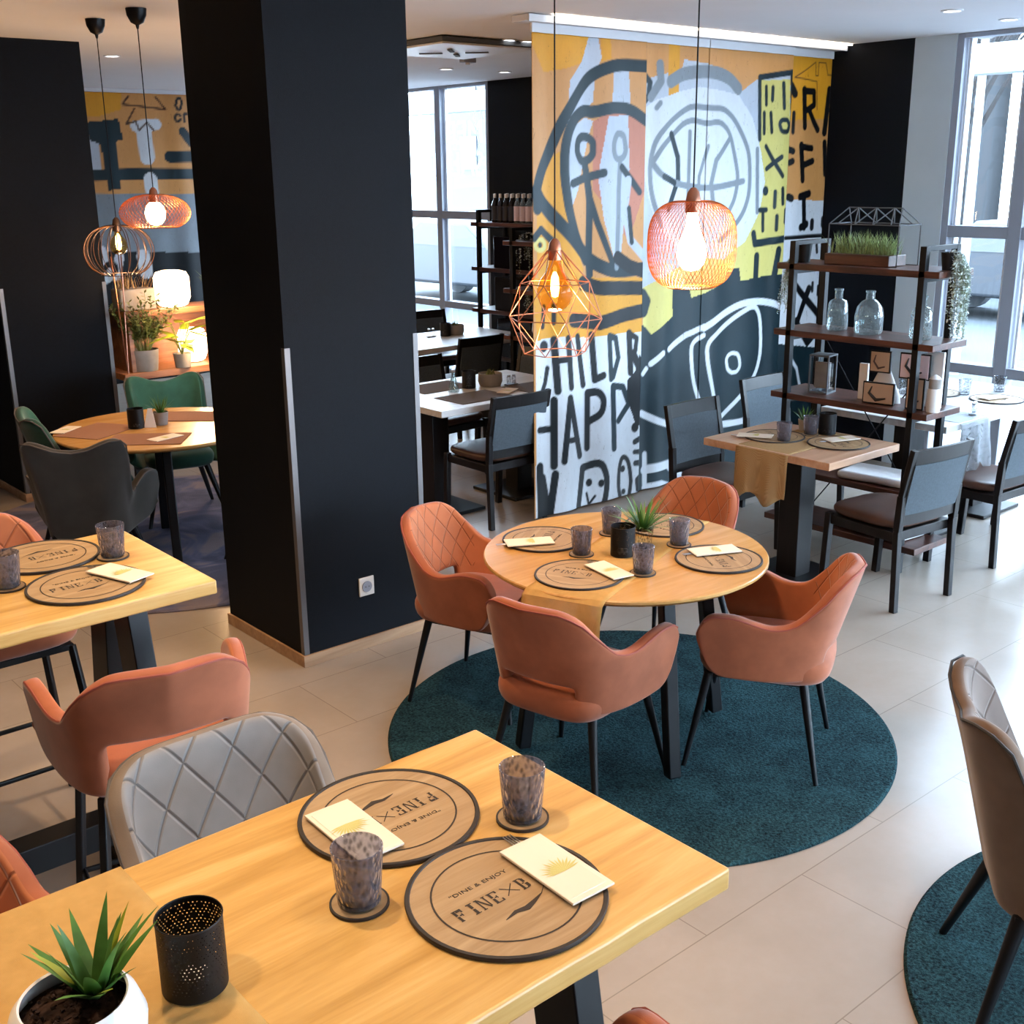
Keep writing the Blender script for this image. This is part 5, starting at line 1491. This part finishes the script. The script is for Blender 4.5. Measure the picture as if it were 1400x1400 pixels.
def big_leaf_plant(loc, label, seed, mat, pm, n=18, L=.28):
    r = empty('leafy_plant', loc, 0, label, 'potted plant', 'broad leafed plants on the plant shelf')
    MB().lathe([(0, 0), (.055, 0), (.065, .10), (.06, .10), (.057, .08), (0, .08)], n=24).build('pot', pm, r)
    rng = random.Random(seed); b = MB(); st = MB()
    for k in range(n):
        a = k * 2.4; q = Vector((math.cos(a) * .07, math.sin(a) * .05 - .01, .10 + rng.uniform(.06, .22))); st.tube([(0, 0, .08), q * .6 + Vector((0, 0, .05)), q], .003, 4)
        blade(b, q, (math.cos(a), math.sin(a), rng.uniform(-.3, .6)), L * rng.uniform(.6, 1), .045, .5, .002, 6)
    st.build('stems', M['leaf_olive'], r); b.build('leaves', mat, r); return r
big_leaf_plant((3.62, 7.88, .8155), 'yellow green broad leafed plant on the lower plant shelf', 5, M['leaf_lit'], M['concrete'])
big_leaf_plant((3.93, 7.93, .8155), 'dark leafed plant at the right end of the plant shelf near the pillar', 6, M['leaf_olive'], M['concrete'], 12, .22)
o = pot_plant((3.98, 8.0, 1.2355), .06, .1, M['concrete'], .2, 40, 8, 'bright yellow green grassy plant on the upper plant shelf', .006, .6, 'leaf_lit')
r = empty('dry_grass_basket', (3.36, 8.02, 1.2355), 0, 'low grey basket with dried grasses on the upper plant shelf', 'basket')
MB().box((0, 0, .075), (.26, .16, .15)).build('basket', M['concrete'], r, bev=.01)
rng = random.Random(4); b = MB()
for k in range(60): blade(b, (rng.uniform(-.1, .12), rng.uniform(-.05, .05), .14), (rng.uniform(-.3, .5), rng.uniform(-.3, .3), 1), rng.uniform(.08, .16), .004, .3, .001, 4)
b.build('dried_grass', M['runner_tan'], r)
def table_lamp(loc, h, rr, label):
    r = empty('table_lamp', loc, 0, label, 'lamp', 'glowing white lamps on the plant shelf')
    MB().lathe([(rr * .5, 0), (rr * .82, .02), (rr, .07), (rr, h - .05), (rr * .85, h - .012), (rr * .5, h), (0, h)], n=32).build('lamp_shade', M['lantern_glow'], r)
    MB().lathe([(0, 0), (rr * .6, 0), (rr * .6, -.0), (rr * .6, .02), (0, .02)], n=24).build('base', M['rose_wire'], r)
    return r
table_lamp((3.63, 7.97, 1.2355), .26, .125, 'large glowing white lamp on the upper plant shelf'); table_lamp((3.79, 8.06, .8155), .25, .105, 'smaller glowing white lamp on the lower plant shelf behind the leaves')
lamp_light('shelf_lamp_light', (3.66, 7.70, 1.38), 22, .08); lamp_light('low_shelf_lamp_light', (3.70, 7.74, 1.0), 12, .06)

# ------------------------------------------------------------------ light
def spotlight(x, y, power, size=70, blend=.8, col=(1, .73, .47), z=CZ - .02, tgt=None):
    l = bpy.data.lights.new('ceiling_spot', 'SPOT'); l.energy = power; l.color = col; l.spot_size = R(size); l.spot_blend = blend; l.shadow_soft_size = .05
    o = bpy.data.objects.new('ceiling_spot', l); COL.objects.link(o); o.location = (x, y, z)
    if tgt: o.rotation_euler = (Vector(tgt) - Vector((x, y, z))).to_track_quat('-Z', 'Y').to_euler()
    return o
for x, y, p, l in ((.75, 1.95, 150, 'round ceiling spot above the back edge of the foreground high table'), (-.1, 1.5, 90, 'round ceiling spot above the left end of the foreground high table'),
    (.65, 3.45, 130, 'round ceiling spot above the left high table'), (1.75, .75, 110, 'round ceiling spot above the floor right of the foreground table'),
    (1.9, 3.6, 100, 'round ceiling spot in front of the black pillar'), (1.4, 5.4, 90, 'round ceiling spot left of the black pillar'), (2.0, 2.2, 60, 'round ceiling spot between the tables')):
    spot(x, y, l); spotlight(x, y, p * (1.4 if 'pillar' in l else .85), 95, 1.0, (1, .64, .34) if x > 1.3 else (1, .73, .47))
spotlight(3.704, 8.78, 20, 90, 1, (1, .8, .6)); spotlight(6.47, 8.37, 20, 90, 1, (1, .95, .9)); spotlight(5.5, 6.33, 15, 90, 1, (1, .9, .8))
w = bpy.data.worlds.new('overcast'); SC.world = w; w.use_nodes = True
nt = w.node_tree; bg = nt.nodes['Background']; bg.inputs[1].default_value = WORLD
tc = nt.nodes.new('ShaderNodeTexCoord'); sx = nt.nodes.new('ShaderNodeSeparateXYZ'); rp = nt.nodes.new('ShaderNodeValToRGB')
nt.links.new(tc.outputs['Generated'], sx.inputs[0]); nt.links.new(sx.outputs[2], rp.inputs[0]); nt.links.new(rp.outputs[0], bg.inputs[0])
rp.color_ramp.elements[0].color = (.66, .80, .97, 1); rp.color_ramp.elements[1].color = (.60, .77, 1, 1)

# ------------------------------------------------------------------ camera
cam = bpy.data.cameras.new('camera'); co = bpy.data.objects.new('camera', cam); COL.objects.link(co)
cam.sensor_width = 36; cam.lens = 1583.5 / 1400 * 36; cam.clip_start = .05; cam.clip_end = 200
right = Vector((.75812188, -.65200909, -.01163444)); up = Vector((.19290231, .20718259, .95909545)); fwd = Vector((.62292849, .72935556, -.28284371))
mw = Matrix.Identity(4)
for i in range(3): mw[i][0], mw[i][1], mw[i][2] = right[i], up[i], -fwd[i]
mw.translation = Vector((0, 0, 2.15)); co.matrix_world = mw
SC.camera = co
vs = SC.view_settings; vs.view_transform = 'Standard'; vs.look = 'None'; vs.gamma = 1; vs.use_curve_mapping = False; vs.exposure = EXPO
cy = SC.cycles; cy.use_denoising = True; cy.max_bounces = 7; cy.diffuse_bounces = 4; cy.glossy_bounces = 3; cy.transmission_bounces = 4; cy.transparent_max_bounces = 16
cy.caustics_reflective = False; cy.caustics_refractive = False; cy.sample_clamp_indirect = 4
